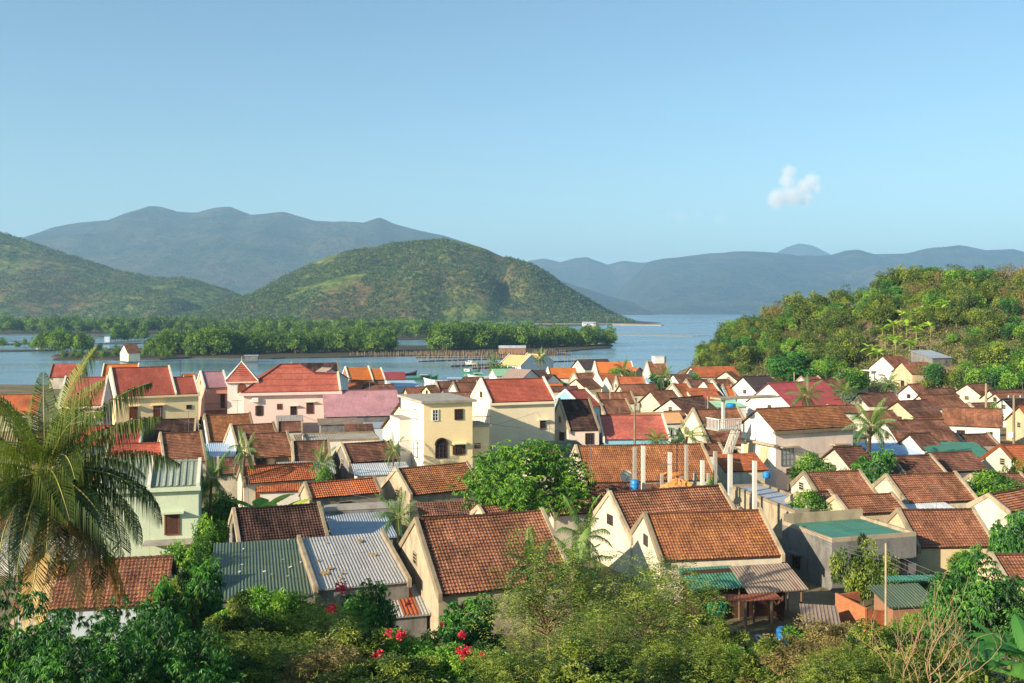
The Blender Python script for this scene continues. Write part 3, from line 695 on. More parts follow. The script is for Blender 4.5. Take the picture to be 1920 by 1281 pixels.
# --- middle rows
h('m1', (217, 744), 198, 373, 691, 'red', 'yellow', 'p', ze=8.3, cope=COPEW, ext=(0.72, 0.6), cornice=True, label='two storey yellow house with red tiled roof, white parapets and two brown doors')
h('m4', (384, 728), 368, 428, 698, 'mauve', 'salmon', 'p', ze=8.3, cope=COPEW, label='salmon house with mauve roof and small balcony left of the pink house')
h('m5', (610, 783), None, 752, 734, 'mauve', 'grey', 'n', th=14, label='large mauve pink tiled roof between the pink house and the yellow tower house')
h('m6', (190, 709), None, 257, 684, 'orange', 'white', 'p', ze=8.3, th=15, cope=COPEW, label='orange tiled roof with white parapets behind the red roof of the two door house')
h('m7', (110, 762), None, 192, 709, 'rose', 'pink', 'p', ze=8.3, th=15, cope=COPEW, cornice=True, label='faded rose tiled roof with pink wall partly behind the palm fronds')
h('m8', (92, 708), None, 152, 683, 'red', 'cream', 'p', th=15, label='small red roof at the water just right of the upright palm fronds')
h('m9', (-40, 780), None, 70, 742, 'rusto', 'cream', 'p', th=15, label='orange brown roof seen between the palm fronds at the left edge')
h('m9b', (-30, 860), None, 120, 812, 'old', 'white', 'p', th=15, label='brown roof with white wall behind the middle of the palm crown')
h('m10', (352, 716), 335, 374, 701, 'orange', 'cream', 'n', label='tiny orange gable roof right behind the yellow house')
h('m11', (548, 706), None, 636, 681, 'dark', 'white', 'p', th=15, ze=7.6, label='dark brown roof right behind the red hipped roof of the pink house')
h('m11b', (570, 712), None, 588, 689, 'taupe', 'paleblue', 'n', th=-48, ze=7.4, t=0.55, label='taupe roof with pale blue louvred gable behind the red hipped roof')
h('m12', (655, 714), 640, 722, 689, 'orange', 'brown', 'p', cope=COPEW, ext=(0.66, 0.85), ze=6, label='bright orange roof with white gable at the waterfront beside the boats')
h('m13', (724, 713), None, 761, 698, 'tinred', 'paleblue', 'n', th=15, ze=4.5, label='dark red metal roof shed at the waterfront right of the bright orange roof')
h('m14', (636, 733), None, 684, 719, 'rusto', 'white', 'n', th=15, label='small orange roof below the waterfront orange house')
h('m15', (684, 734), None, 740, 722, 'old2', 'white', 'n', th=15, label='low dark brown roof above the mauve pink roof')
h('m16', (738, 726), None, 786, 714, 'tinblue', 'white', 'n', th=15, t=0.12, mono=True, ze=4.2, label='pale blue sheet roof by the water left of the small brown gables')
h('m17', (765, 740), 755, 800, 727, 'old', 'beige', 'n', label='small brown roof just above the left part of the tower house flat roof')
h('m18', (812, 742), 786, 830, 724, 'old', 'yellow', 'n', label='small yellow gable just above the flat roof of the tower house')
h('m19', (824, 736), 811, 864, 716, 'old2', 'white', 'p', label='dark brown roof with narrow white gable at the water, left one of two')
h('m20', (860, 740), 840, 905, 718, 'old', 'white', 'p', label='reddish brown roof with white gable left of the tall red roofed cream house')
h('m22b', (785, 822), 714, 835, 758, 'old', 'paleyellow', 'n', ze=6.5, label='pale yellow gabled house half hidden behind the left side of the tower house')
h('m22', (920, 755), 884, 1041, 713, 'red', 'paleyellow', 'p', ze=9.7, cope=COPEW, cornice=True, label='tall cream house with red tiled roof and blank wall right of the yellow tower')
h('m23', (1067, 808), 1032, 1124, 751, 'dark', 'blush', 'p', ze=6.2, t=0.75, label='dark steep roofed house right of the tall cream house with one barred window')
h('m24', (1092, 765), 1030, 1130, 733, 'red', 'blue', 'p', ze=6, cope=COPEW, label='red roof over a light blue wall behind the dark steep roof')
h('m25', (1132, 825), 1112, 1256, 780, 'rose', 'blue', 'p', cope=COPEW, label='wide rose red roof over a sky blue wall beside the small palms')
h('m26', (1196, 797), None, 1284, 776, 'peach', 'white', 'n', th=16, label='light orange roof directly behind the wide rose red roof')
h('a1', (935, 685), None, 976, 665, 'peach', 'paleblue', 'p', th=-42, ze=6, cope=COPEW, label='peach roofed house with pale blue gable standing highest at the waterfront')
h('a1b', (972, 680), None, 1004, 663, 'peach', 'paleblue', 'p', th=-42, ze=6.3, cope=COPEW, label='second peach roof right behind the highest peach roofed house')
h('a2', (934, 715), None, 972, 691, 'taupe', 'white', 'n', th=-42, ze=5.4, label='broad taupe grey roof in front of the peach roofed house')
h('a3', (930, 706), 913, 968, 692, 'tinmint', 'white', 'n', th=22, label='pale green roof with white gable left of the broad taupe roof')
h('a4', (1000, 713), 978, 1032, 694, 'slate', 'white', 'n', label='grey brown roof with white gable right of the broad taupe roof')
h('a5', (1032, 710), 1022, 1086, 690, 'orange', 'white', 'p', cope=COPEW, label='clean bright orange roof behind the dark trimmed gable')
h('a6', (1096, 693), 1070, 1152, 674, 'slate', 'mint', 'n', label='purple brown roof with pale green gable at the waterfront')
h('a7', (1120, 701), 1110, 1190, 679, 'orange', 'white', 'p', cope=COPEW, label='orange roof with tall white parapet in front of the purple brown roof')
h('a8', (1168, 704), None, 1184, 688, 'rusto', 'beige', 'n', th=-45, label='beige gable with orange roof edge left of the tall red brown roof')
h('a9', (1086, 718), 1067, 1122, 699, 'old', 'cream', 'p', label='brown roof with cream gable above the yellow gabled house')
h('a10', (1100, 731), 1058, 1130, 711, 'old', 'yellow', 'n', label='brown roofed house with bright yellow gable')
h('a11', (1132, 724), 1108, 1176, 702, 'rusto', 'white', 'p', cope=COPEW, label='orange brown roof with thick white gable right of the yellow gabled house')
h('a12', (1162, 733), 1148, 1214, 707, 'rusto', 'cream', 'p', label='wide orange brown roof below the beige gable with orange edge')
h('a12b', (1146, 728), 1128, 1164, 711, 'old', 'white', 'p', cope=COPEW, label='small white gable with turquoise patch beside the wide orange brown roof')
h('a13', (1004, 717), None, 1022, 701, 'dark', 'paleblue', 'n', th=-42, label='small house with pale blue gable and dark trim behind the tall cream house')
h('a14', (1028, 731), None, 1058, 720, 'orange', 'white', 'n', th=15, label='narrow strip of orange roof below the dark trimmed gable')
h('a15', (1036, 735), None, 1086, 725, 'old2', 'cream', 'n', th=15, label='low brown roof just behind the red roof with light blue wall')
h('a16', (1221, 708), 1215, 1256, 678, 'old', 'white', 'p', ze=5.5, label='tall red brown roof carrying a white water tank near the hill')
h('a17', (1222, 722), None, 1248, 711, 'tinblue', 'white', 'n', th=15, t=0.2, mono=True, label='light blue sheet roof below the roof with the water tank')
h('a18', (1278, 724), 1246, 1306, 702, 'old2', 'white', 'n', label='dark brown roof with bright white gable at the foot of the hill')
h('b1', (1308, 708), None, 1388, 688, 'rusto', 'cream', 'n', th=16, label='red orange roof at the foot of the scrubby hill')
h('b1b', (1384, 716), 1322, 1396, 697, 'old', 'cream', 'n', label='wide low cream gable in front of the red orange roof by the hill')
h('b2', (1300, 734), 1274, 1340, 713, 'old2', 'cream', 'p', label='dark brown roof left of the mint green gable')
h('b3', (1280, 746), 1242, 1308, 721, 'rusto', 'cream', 'p', label='orange roof with cream gable left of the mint green gable')
h('b4', (1337, 744), 1302, 1356, 720, 'rusto', 'mint', 'p', cope=COPEW, label='mint green gable with white trim between orange roofs')
h('b5', (1364, 744), 1346, 1380, 723, 'rusto', 'blue', 'p', label='tiny blue gable with orange roof right of the mint green gable')
h('b5b', (1352, 730), 1318, 1384, 711, 'old', 'cream', 'p', label='brown roof between the low cream gable and the mint green gable')
h('b6', (1432, 750), 1356, 1482, 707, 'slate', 'white', 'n', label='large white gable with dark grey roof, left of the maroon roofed one')
h('b7', (1486, 765), 1398, 1590, 719, 'tinred', 'white', 'n', label='large white gable with maroon roof left of the bushy coconut palm')
h('b8', (1290, 778), 1224, 1350, 748, 'old2', 'cream', 'n', label='dark brown roof with wide cream gable behind the orange strip roof')
h('b9', (1242, 762), 1196, 1284, 734, 'old', 'cream', 'n', label='brown roof with cream gable crossed by a diagonal shadow')
h('b9b', (1124, 758), 1108, 1192, 737, 'old', 'mint', 'p', label='brown roof behind the concrete pole in the middle of the village')
h('b9c', (1134, 777), None, 1187, 751, 'old', 'dirty', 'p', th=15, label='brown roof right of the small light blue wall')
h('b9d', (1172, 742), None, 1240, 722, 'old', 'cream', 'n', th=15, label='brown roof just below the wide orange brown roof')
h('b10', (1332, 836), 1270, 1420, 769, 'old', 'paleyellow', 'p', label='big brown roof with steep pale yellow gable left of the outside stairs')
h('b10b', (1258, 792), None, 1292, 772, 'old', 'white', 'n', th=16, label='small brown roof left of the steep pale yellow gable')
h('b11', (1345, 764), None, 1402, 752, 'tinmint', 'white', 'n', th=12, t=0.1, mono=True, label='mint green flat roof at the foot of the two large white gables')

# --- right side, climbing the hill
h('r1', (1682, 695), 1628, 1720, 668, 'old', 'white', 'n', ze='auto', label='white gabled house with porch pillar highest on the right slope')
h('r2', (1710, 702), 1671, 1760, 679, 'old', 'beige', 'n', ze='auto', label='stained beige gabled house attached right of the white one on the slope')
h('r3', (1748, 672), None, 1788, 657, 'tinb', 'grey', 'n', ze='auto', th=18, t=0.2, mono=True, name='shack', cat='shack', label='grey shack with metal roof among the banana plants on the slope')
h('r4', (1726, 744), 1682, 1748, 721, 'old', 'white', 'n', label='bright white gable with brown roof below the beige house on the slope')
h('r5', (1748, 744), 1724, 1802, 730, 'old2', 'cream', 'n', label='brown roof with very small cream gable right of the bright white gable')
h('r6', (1846, 747), 1780, 1882, 721, 'old', 'cream', 'n', label='cream gable with white band near the right edge below the green slope')
h('r7', (1874, 753), 1836, 1934, 732, 'old2', 'cream', 'n', label='cream gable with peaked window behind the left power pole')
h('r8', (1904, 772), 1856, 1990, 748, 'dark', 'white', 'n', label='grimy white gable with vent right of the left power pole')
h('r8b', (1940, 800), 1893, 2020, 762, 'rusto', 'beige', 'n', label='red brown roof cut off by the right edge above the pole transformer')
h('r9', (1628, 762), 1592, 1694, 738, 'old2', 'cream', 'n', label='dark brown roof with cream gable behind the crown of the tall palm')
h('r10', (1720, 787), 1646, 1775, 753, 'old2', 'beige', 'n', label='brown roof with stained asymmetric beige gable right of the tall palm')
h('r11', (1748, 768), 1698, 1818, 742, 'old', 'paleyellow', 'n', label='wide brown roof behind the banana leaves on the right')
h('r12', (1768, 798), None, 1878, 764, 'old', 'white', 'n', th=-24, ze=5.8, label='large red brown roof on white wall with grey gable beside the power pole')
h('r13', (1690, 836), 1630, 1802, 789, 'old2', 'white', 'n', label='dark brown roof with white gable behind the trunk of the tall palm')
h('r14', (1732, 845), 1680, 1770, 814, 'old2', 'white', 'n', label='small bright white gable in front of the dark brown roof near the dishes')
h('r15', (1738, 808), None, 1800, 784, 'old', 'beige', 'n', th=16, label='reddish brown roof left of the large red brown roof')
h('r16', (1650, 854), None, 1740, 830, 'tinblue', None, 'n', th=10, t=0.12, mono=True, ze=4.6, name='canopy', cat='canopy', label='light blue sheet canopy on posts right of the palm trunk')
h('r17', (1750, 856), None, 1862, 828, 'tinteal', 'dirty', 'n', th=-6, t=0.15, mono=True, ze=4.8, label='teal green metal roof beside the two satellite dishes')
h('r19', (1600, 716), 1556, 1630, 692, 'old2', 'cream', 'n', ze=5.5, label='cream gable among trees at the foot of the slope')
h('r22', (1636, 794), None, 1692, 772, 'old', 'cream', 'n', th=18, label='small brown roof just right of the tall palm crown')
h('r23', (1600, 884), None, 1650, 840, 'old2', 'cream', 'n', th=18, label='narrow brown roof seen behind the tall palm trunk')
h('r24', (1884, 756), None, 1965, 738, 'old', 'cream', 'n', th=16, label='brown roof at the right edge under the overhead line')
h('r25', (1540, 735), None, 1600, 712, 'old2', 'beige', 'n', th=18, label='brown roof behind the maroon roof at the foot of the slope')

# small windows, vents and aerials on houses nobody gave any
def auto_details():
    rg = random.Random(31)
    for key, o in list(HL.items()):
        if not o.wall or o.d > 190: continue
        e, L, W = o.e, o.L, o.W; mono = o.h == o.W
        off = 0 if o.style == 'p' else o.i
        if not mono and W > 4 and rg.random() < .75:          # gable vent or small window on the left gable
            z = e + W / 2 * o.t * (.28 if rg.random() < .6 else -.1); s = rg.uniform(.28, .42); m = MB(); y = W / 2 + rg.uniform(-.4, .4)
            m.box(off - .05, off - .004, y - s - .07, y + s + .07, z - .35, z - .28); m.box(off - .05, off - .004, y - s - .07, y + s + .07, z + .28, z + .35)
            m.box(off - .05, off - .004, y - s - .07, y - s, z - .28, z + .28); m.box(off - .05, off - .004, y + s, y + s + .07, z - .28, z + .28)
            for q in (-.1, .08): m.box(off - .04, off - .006, y - s, y + s, z + q, z + q + .05)
            f = m.build('window', COPE if rg.random() < .5 else DWOOD, o.root); MB().box(off - .02, off - .003, y - s, y + s, z - .28, z + .28).build('pane', GLASS, f)
        if key not in ('n47', 'n49', 'm1', 'm4', 'm22', 'n32', 'n15', 'n22', 'm23', 'm5') and L > 4 and rg.random() < .8:
            n = 1 + (L > 6) + (L > 9)
            for q in range(n):
                x = L * (q + .5) / n + rg.uniform(-.4, .4); z0 = max(.9, e - 1.75); z1 = e - .55; w_ = rg.uniform(.35, .5); m = MB(); i = o.i
                if z1 - z0 < .4: continue
                m.box(x - w_ - .06, x - w_, i - .05, i - .003, z0, z1); m.box(x + w_, x + w_ + .06, i - .05, i - .003, z0, z1); m.box(x - w_ - .06, x + w_ + .06, i - .05, i - .003, z1, z1 + .07); m.box(x - w_ - .06, x + w_ + .06, i - .08, i - .003, z0 - .07, z0)
                m.box(x - .03, x + .03, i - .045, i - .005, z0, z1); f = m.build('window', rg.choice([DWOOD, METAL, WHITEP, WOOD]), o.root); MB().box(x - w_, x + w_, i - .022, i - .002, z0, z1).build('pane', rg.choice([GLASS, GLASS, WOOD]), f)
        if not mono and rg.random() < .42:                    # television aerial on the ridge
            m = MB(); x = rg.uniform(.15, .85) * L; y = W / 2; z = o.r; hh = rg.uniform(1.3, 2.6); k = o.d / 90
            m.tube([(x, y, z - .2), (x, y, z + hh)], .022 * k, 4)
            m.tube([(x - .6, y, z + hh - .1), (x + .6, y, z + hh - .1)], .014 * k, 4)
            for q in range(6): m.tube([(x - .55 + q * .22, y - .35 + q * .03, z + hh - .1), (x - .55 + q * .22, y + .35 - q * .03, z + hh - .1)], .01 * k, 4)
            m.build('aerial', METAL, o.root)
auto_details()

# low sheds squeezed in between
def small_sheds():
    rg = random.Random(77); n = 0; tries = 0
    kinds = [('old', 'dirty', 'n', .55, False), ('old2', 'cream', 'p', .6, False), ('tin', 'dirty', 'n', .18, True), ('old2', 'dirty', 'n', .45, True), ('tinold', 'grey', 'n', .2, True), ('rusto', 'cream', 'n', .5, True), ('old', 'white', 'p', .6, False), ('ting', 'grey', 'n', .15, True)]
    nm = {'old': 'brown tiled', 'old2': 'dark brown tiled', 'tin': 'pale zinc', 'tinold': 'rusty metal', 'rusto': 'orange tiled', 'ting': 'green metal'}
    while n < 60 and tries < 9000:
        tries += 1; px = rg.uniform(380, 1880); d = rg.uniform(74, 215); x = (px - CX) / F * d
        if d > interp(px, SHR) - 22 or ground_z(x, d) > 3.2: continue
        L = rg.uniform(3.0, 5.5); W = rg.uniform(2.6, 4.2); th = rg.uniform(12, 20); t_ = math.radians(th); cx = x + L / 2 * math.cos(t_) - W / 2 * math.sin(t_); cy = d + L / 2 * math.sin(t_) + W / 2 * math.cos(t_)
        if any((cx - a) ** 2 + (cy - b) ** 2 < (r_ + 1.7) ** 2 for a, b, r_ in HS): continue
        if 1165 < px < 1440 and d < 92: continue
        if px < 620 and d < 90: continue
        roof, wall, st, t, mono = rg.choice(kinds); ze = rg.uniform(4.3, 4.9); y = HY + F * (CAMZ - ze) / d; xe = x + L * math.cos(t_); ye = d + L * math.sin(t_)
        House((px, y), None, CX + F * xe / ye, y - 10, roof, wall, st, ze=ze, th=th, t=t, mono=mono, W=W, name='shed', cat='shed', label='small %s shed squeezed between larger village houses' % nm[roof], group='small %s sheds between the houses' % nm[roof]); n += 1
small_sheds()
# ------------------------------------------------------------------ buildings with their own shapes
def bump_out(label, *a, **k): pass
# pink house with hipped roof and corner turret
def pink_house():
    ze = 8.3; A = at_z(452, 737, ze); th = math.radians(15); k = (638 - CX) / F
    L = (k * A.y - A.x) / (math.cos(th) - k * math.sin(th)); t = 0.60
    kk = (685 - HY) / F; hgt = (CAMZ - ze - kk * A.y) / (kk * math.cos(th) + t)
    gz = 2.3; r = thing('house', (A.x, A.y, gz), 'long pink two storey house with red hipped roof and small corner turret', 'house', 'houses of the village', th)
    Hh = object.__new__(House); Hh.A = A; Hh.th = th; Hh.L = L; Hh.W = 2 * hgt; Hh.h = hgt; Hh.gz = gz; Hh.e = ze - gz; Hh.i = 0.35; Hh.style = 'n'; Hh.d = A.y; Hh.root = r; Hh.wall = 'pink'; Hh.t = t
    Hh.M = Matrix.Translation((A.x, A.y, gz)) @ Matrix.Rotation(th, 4, 'Z'); Hh.Mi = Hh.M.inverted()
    c = Hh.M @ Vector((L / 2, hgt, 0)); HS.append((c.x, c.y, 8))
    e = Hh.e; W_ = 2 * hgt; zr = e + hgt * t; x0 = hgt * 0.95; x1 = L * 0.60
    MB().box(0.35, L - 0.2, 0.35, W_ - 0.35, 0, e - 0.03).build('wall', Wm['pink'], r)
    rb = MB(); rt = MB()
    ct = 1 / math.sqrt(1 + t * t)
    # front slope rows, trimmed to the hip outline
    th_ = 0.30; nr = int(hgt / ct / th_)
    for q in range(nr):
        va, vb = q * hgt / nr, (q + 1) * hgt / nr
        for side in (0, 1):
            def X(v, far=False):
                lo = x0 * v / hgt
                hi = L if v <= hgt * 0.62 else x1 + (L * 0.76 - x1) * (hgt - v) / (hgt * 0.38)
                return lo, hi
            (l0, h0), (l1, h1) = X(va), X(vb)
            ya, yb = (va, vb) if side == 0 else (W_ - va, W_ - vb)
            p = [(l0, ya, e + va * t + 0.07), (h0, ya, e + va * t + 0.07), (h1, yb, e + vb * t + 0.01), (l1, yb, e + vb * t + 0.01)]
            if side: p = p[::-1]
            rb.poly(p, [(c_[0], (q if c_[1] in (ya,) else q + 0.999) * th_) for c_ in p])
            pr = [(l0, ya, e + va * t + 0.0), (h0, ya, e + va * t + 0.0), (h0, ya, e + va * t + 0.07), (l0, ya, e + va * t + 0.07)]
            rb.poly(pr if not side else pr[::-1], [(c_[0], q * th_) for c_ in pr])
        s0, s1 = x0 * va / hgt, x0 * vb / hgt            # left hip
        rb.poly([(s0, W_ - va, e + va * t + 0.07), (s0, va, e + va * t + 0.07), (s1, vb, e + vb * t + 0.01), (s1, W_ - vb, e + vb * t + 0.01)],
                [(W_ - va, q * th_), (va, q * th_), (vb, (q + 0.999) * th_), (W_ - vb, (q + 0.999) * th_)])
    hc = hgt * 0.62                                            # flat lower ridge on the right part, closed at the end
    rb.poly([(L * 0.76, hc, e + hc * t), (L, hc, e + hc * t), (L, W_ - hc, e + hc * t), (L * 0.76, W_ - hc, e + hc * t)], [(0, 0), (3, 0), (3, 2), (0, 2)])
    rb.poly([(x1, hgt, zr), (L * 0.76, hc, e + hc * t), (L * 0.76, W_ - hc, e + hc * t)], [(0, 0), (2, 0), (2, 2)])
    roof = rb.build('roof', R['red'], r)
    m = MB(); m.tube([(0, 0, e + 0.08), (x0, hgt, zr + 0.08), (x1, hgt, zr + 0.08), (L * 0.76, hc, e + hc * t + 0.08), (L, hc, e + hc * t + 0.08)], 0.13, 6)
    m.tube([(x0, hgt, zr + 0.08), (0, W_, e + 0.08)], 0.13, 6); m.build('ridge_cap', R['red'], roof)
    m = MB(); m.box(L - 0.14, L + 0.14, -0.1, hc, e - 0.2, e + 0.1)
    m.hexa([(L - .14, -.1, e - .1), (L + .14, -.1, e - .1), (L + .14, hc, e + hc * t - .1), (L - .14, hc, e + hc * t - .1), (L - .14, -.1, e + .35), (L + .14, -.1, e + .35), (L + .14, hc, e + hc * t + .4), (L - .14, hc, e + hc * t + .4)])
    m.build('gable_coping', COPEW, r)
    m = MB(); m.box(-0.25, L + 0.25, -0.25, 0.347, e - 0.42, e - 0.05); m.box(-0.25, 0.347, 0.35, W_ + 0.2, e - 0.42, e - 0.05); m.build('cornice', Wm['pink'], r)
    # turret
    tx0, ty0, s = -1.9, 2.2, 4.0
    tb = MB(); tb.box(tx0, tx0 + s, ty0, ty0 + s, 0, e + 1.3); tw_ = tb.build('turret', Wm['white'], r)
    m = MB(); m.box(tx0 - 0.35, tx0 + s + 0.35, ty0 - 0.35, ty0 + s + 0.35, e + 1.302, e + 1.48); m.build('turret_cornice', Wm['pink'], tw_)
    m = MB(); zt, za = e + 1.48, e + 4.2; cxx, cyy = tx0 + s / 2, ty0 + s / 2; hw = s / 2 + 0.3; nr = 10
    for q in range(nr):
        a, b = hw * (1 - q / nr), hw * (1 - (q + 1) / nr); z0 = zt + (za - zt) * q / nr; z1 = zt + (za - zt) * (q + 1) / nr
        for (ux, uy) in ((1, 0), (0, 1), (-1, 0), (0, -1)):
            vx, vy = uy, -ux
            P = lambda u, v, z: (cxx + ux * u + vx * v, cyy + uy * u + vy * v, z)
            m.poly([P(-a, a, z0 + 0.05), P(a, a, z0 + 0.05), P(b, b, z1), P(-b, b, z1)], [(-a, q * .3), (a, q * .3), (b, q * .3 + .299), (-b, q * .3 + .299)])
    m.build('turret_roof', R['red'], tw_)
    m = MB()
    for sx, sy in ((-1, -1), (1, -1), (1, 1), (-1, 1)): m.tube([(cxx + sx * hw, cyy + sy * hw, zt + 0.08), (cxx, cyy, za + 0.05)], 0.09, 5)
    m.lathe([(0.08, 0), (0.12, 0.1), (0.04, 0.2), (0.02, 0.8)], 8, (cxx, cyy, za)); m.build('finial', COPEW, tw_)
    for ss in (0, 1):
        m = MB(); n = 8
        if ss: m.box(tx0 - 0.05, tx0 - 0.01, ty0 + 1.4, ty0 + 2.6, e - .2, e + .7)
        else: m.box(tx0 + 1.4, tx0 + 2.6, ty0 - 0.05, ty0 - 0.01, e - .2, e + .7)
        for q in range(n):
            a0, a1 = math.pi * q / n, math.pi * (q + 1) / n
            if not ss: m.poly([(tx0 + 2.0, ty0 - 0.04, e + .7), (tx0 + 2.0 + .6 * math.cos(a0), ty0 - 0.04, e + .7 + .5 * math.sin(a0)), (tx0 + 2.0 + .6 * math.cos(a1), ty0 - 0.04, e + .7 + .5 * math.sin(a1))])
            if ss: m.poly([(tx0 - 0.04, ty0 + 2.0, e + .7), (tx0 - 0.04, ty0 + 2.0 + .6 * math.cos(a0), e + .7 + .5 * math.sin(a0)), (tx0 - 0.04, ty0 + 2.0 + .6 * math.cos(a1), e + .7 + .5 * math.sin(a1))])
        m.build('belfry_opening', WOOD, tw_)
    for (x0_, y0_, x1_, y1_, kd, aw) in ((482, 761, 490, 779, 'open', False), (520, 758, 528, 767, 'shut', False), (545, 763, 555, 780, 'glass', True), (575, 756, 587, 775, 'shut', True)):
        Hh.win('F', x0_, y0_, x1_, y1_, kd, aw)
    for x0_, x1_ in ((431, 438), (444, 449)):
        pass
    a = Hh.loc(478, 750); m = MB(); m.box(a.x - 0.45, a.x + 0.45, -0.1, 0.34, a.z - 0.3, a.z + 0.35)
    ac = m.build('air_conditioner', WHITEP, None); ac.matrix_world = Hh.M; tag(ac, 'white air conditioner box on the front wall of the pink house', 'air conditioner')
    return Hh
PINK = pink_house()
GROUP_H = 'houses of the village'

def corner_block(name, C_, xL, xR, ze, W, gz, th, label, wall, cat='house', roof='slab', wall_left=None, over=0.35, roofmat=CONC, group=GROUP_H):
    """flat roofed block: C_ = front left top corner px"""
    A = at_z(C_[0], C_[1], ze); th = math.radians(th); k = (xR - CX) / F
    L = (k * A.y - A.x) / (math.cos(th) - k * math.sin(th))
    o = object.__new__(House); o.A = A; o.th = th; o.L = L; o.W = W; o.gz = gz; o.e = ze - gz; o.i = 0.0; o.style = 'p'; o.d = A.y; o.wall = wall
    o.root = thing(name, (A.x, A.y, gz), label, cat, group, th)
    o.M = Matrix.Translation((A.x, A.y, gz)) @ Matrix.Rotation(th, 4, 'Z'); o.Mi = o.M.inverted()
    c = o.M @ Vector((L / 2, W / 2, 0)); HS.append((c.x, c.y, math.hypot(L, W) / 2 * .8))
    e = o.e
    MB().box(0, L, 0, W, 0, e - 0.25).build('wall', Wm[wall], o.root)
    if roof == 'slab':
        MB().box(-over, L + over, -over, W + over, e - 0.25, e).build('roof_slab', roofmat, o.root)
    else:
        m = MB(); b = 0.18; m.box(0, L, 0, b, e - 0.25, e); m.box(0, L, W - b, W, e - 0.25, e + (0.45 if roof == 'rimback' else 0)); m.box(0, b, b, W - b, e - 0.25, e); m.box(L - b, L, b, W - b, e - 0.25, e)
        m.build('parapet', COPE, o.root)
        m = MB(); slope(m, 'tin', (b, b, e - 0.22), (1, 0, 0), (0, 1, 0.0), L - 2 * b, W - 2 * b, 0, 3); m.build('roof', roofmat, o.root)
    return o
YT = corner_block('house', (795, 752), 750, 886, 11.0, 8.3, 2.2, 22, 'tall flat roofed house, yellow front and white side, with arched windows', 'yellow')
# its side wings: white lower block on the left, balcony wing on the right
def yt_parts():
    o = YT; e = o.e; L = o.L
    m = MB(); m.box(-0.03, -0.004, 0.02, o.W - 0.02, 0, e - 0.26); m.build('side_wall', Wm['white'], o.root)
    m = MB(); m.box(-1.3, -0.034, 4.2, 8.0, 0, 6.6); m.build('side_wing', Wm['white'], o.root)
    m = MB(); m.box(-1.35, -0.034, 4.15, 8.05, 6.602, 6.7)
    m.build('balcony_floor', CONC, o.root)
    m = MB()
    for q in range(9): m.tube([(-1.3, 4.2 + q * 0.45, 6.7), (-1.3, 4.2 + q * 0.45, 7.5)], 0.02, 4)
    m.tube([(-1.3, 4.2, 7.5), (-1.3, 8.0, 7.5)], 0.03, 4); m.tube([(-1.3, 4.2, 7.5), (-0.05, 4.2, 7.5)], 0.03, 4); m.build('balcony_rail', METAL, o.root)
    # balcony block right
    m = MB(); m.box(L + 0.005, L + 2.1, 0.8, 4.6, 0, 5.9); m.build('right_wing', Wm['yellow'], o.root)
    m = MB(); m.box(L + 0.005, L + 2.3, 0.6, 4.6, 5.9, 6.1); m.build('balcony_floor', CONC, o.root)
    m = MB()
    for q in range(8): m.tube([(L + 0.1 + q * 0.3, 0.65, 6.1), (L + 0.1 + q * 0.3, 0.65, 6.95)], 0.025, 4)
    m.tube([(L + 0.05, 0.65, 6.95), (L + 2.28, 0.65, 6.95)], 0.035, 4); m.build('balcony_rail', METAL, o.root)
    o.win('F', 811, 769, 821, 788, 'white'); o.win('F', 853, 768, 867, 786, 'glass')
    o.win('F', 817, 834, 838, 858, 'arch', 0.0); o.win('F', 854, 835, 867, 852, 'open', True)
    o.win('F', 890, 832, 900, 840, 'dark')
    o.win('L', 777, 769, 783, 785, 'dark'); o.win('L', 776, 830, 784, 856, 'dark', True); o.win('L', 760, 812, 765, 829, 'dark')
yt_parts()
# neighbour balcony items of the tall cream house, windows of the named houses
HL['m22'].win('F', 1013, 790, 1022, 804, 'glass', True)
HL['m1'].win('F', 243, 764, 257, 788, 'door', True); HL['m1'].win('F', 288, 762, 304, 787, 'door', True); HL['m1'].win('F', 350, 760, 359, 766, 'dark')
HL['m4'].win('F', 414, 740, 421, 765, 'shut', True)
HL['n15'].win('F', 310, 966, 335, 1001, 'shut', True)
HL['n32'].win('F', 1465, 841, 1487, 872, 'pale', 0.7); HL['n32'].win('F', 1562, 836, 1582, 867, 'pale', 0.7)
HL['n32'].win('F', 1475, 879, 1497, 888, 'glass'); HL['n32'].win('F', 1572, 879, 1592, 883, 'glass')
HL['n32'].win('L', 1393, 833, 1408, 864, 'board'); HL['n32'].win('L', 1424, 838, 1440, 870, 'board')
HL['m23'].win('F', 1098, 813, 1112, 832, 'glass'); HL['m23'].win('L', 1050, 810, 1058, 830, 'shut', True)
HL['m7'].win('F', 160, 786, 177, 802, 'pale', True)
HL['n22'].win('F', 480, 868, 500, 873, 'arch'); HL['n22'].win('F', 517, 867, 540, 872, 'arch')
HL['r1'].win('L', 1646, 703, 1658, 704, 'dark')
HL['r2'].win('L', 1688, 714, 1694, 724, 'dark')
def balcony(hh, px0, px1, py):
    a = hh.loc(px0, py); b = hh.loc(px1, py)
    m = MB(); m.box(a.x, b.x, -0.9, hh.i - 0.004, a.z - 0.15, a.z); m.build('balcony_floor', Wm[hh.wall], hh.root)
    m = MB(); n = 9
    for q in range(n + 1): x = a.x + 0.05 + (b.x - a.x - 0.1) * q / n; m.tube([(x, -0.85, a.z), (x, -0.85, a.z + 0.85)], 0.025, 4)
    m.tube([(a.x + .05, -0.85, a.z + 0.85), (b.x - .05, -0.85, a.z + 0.85)], 0.035, 4); m.build('balcony_rail', METAL, hh.root)
balcony(HL['m4'], 381, 421, 767)
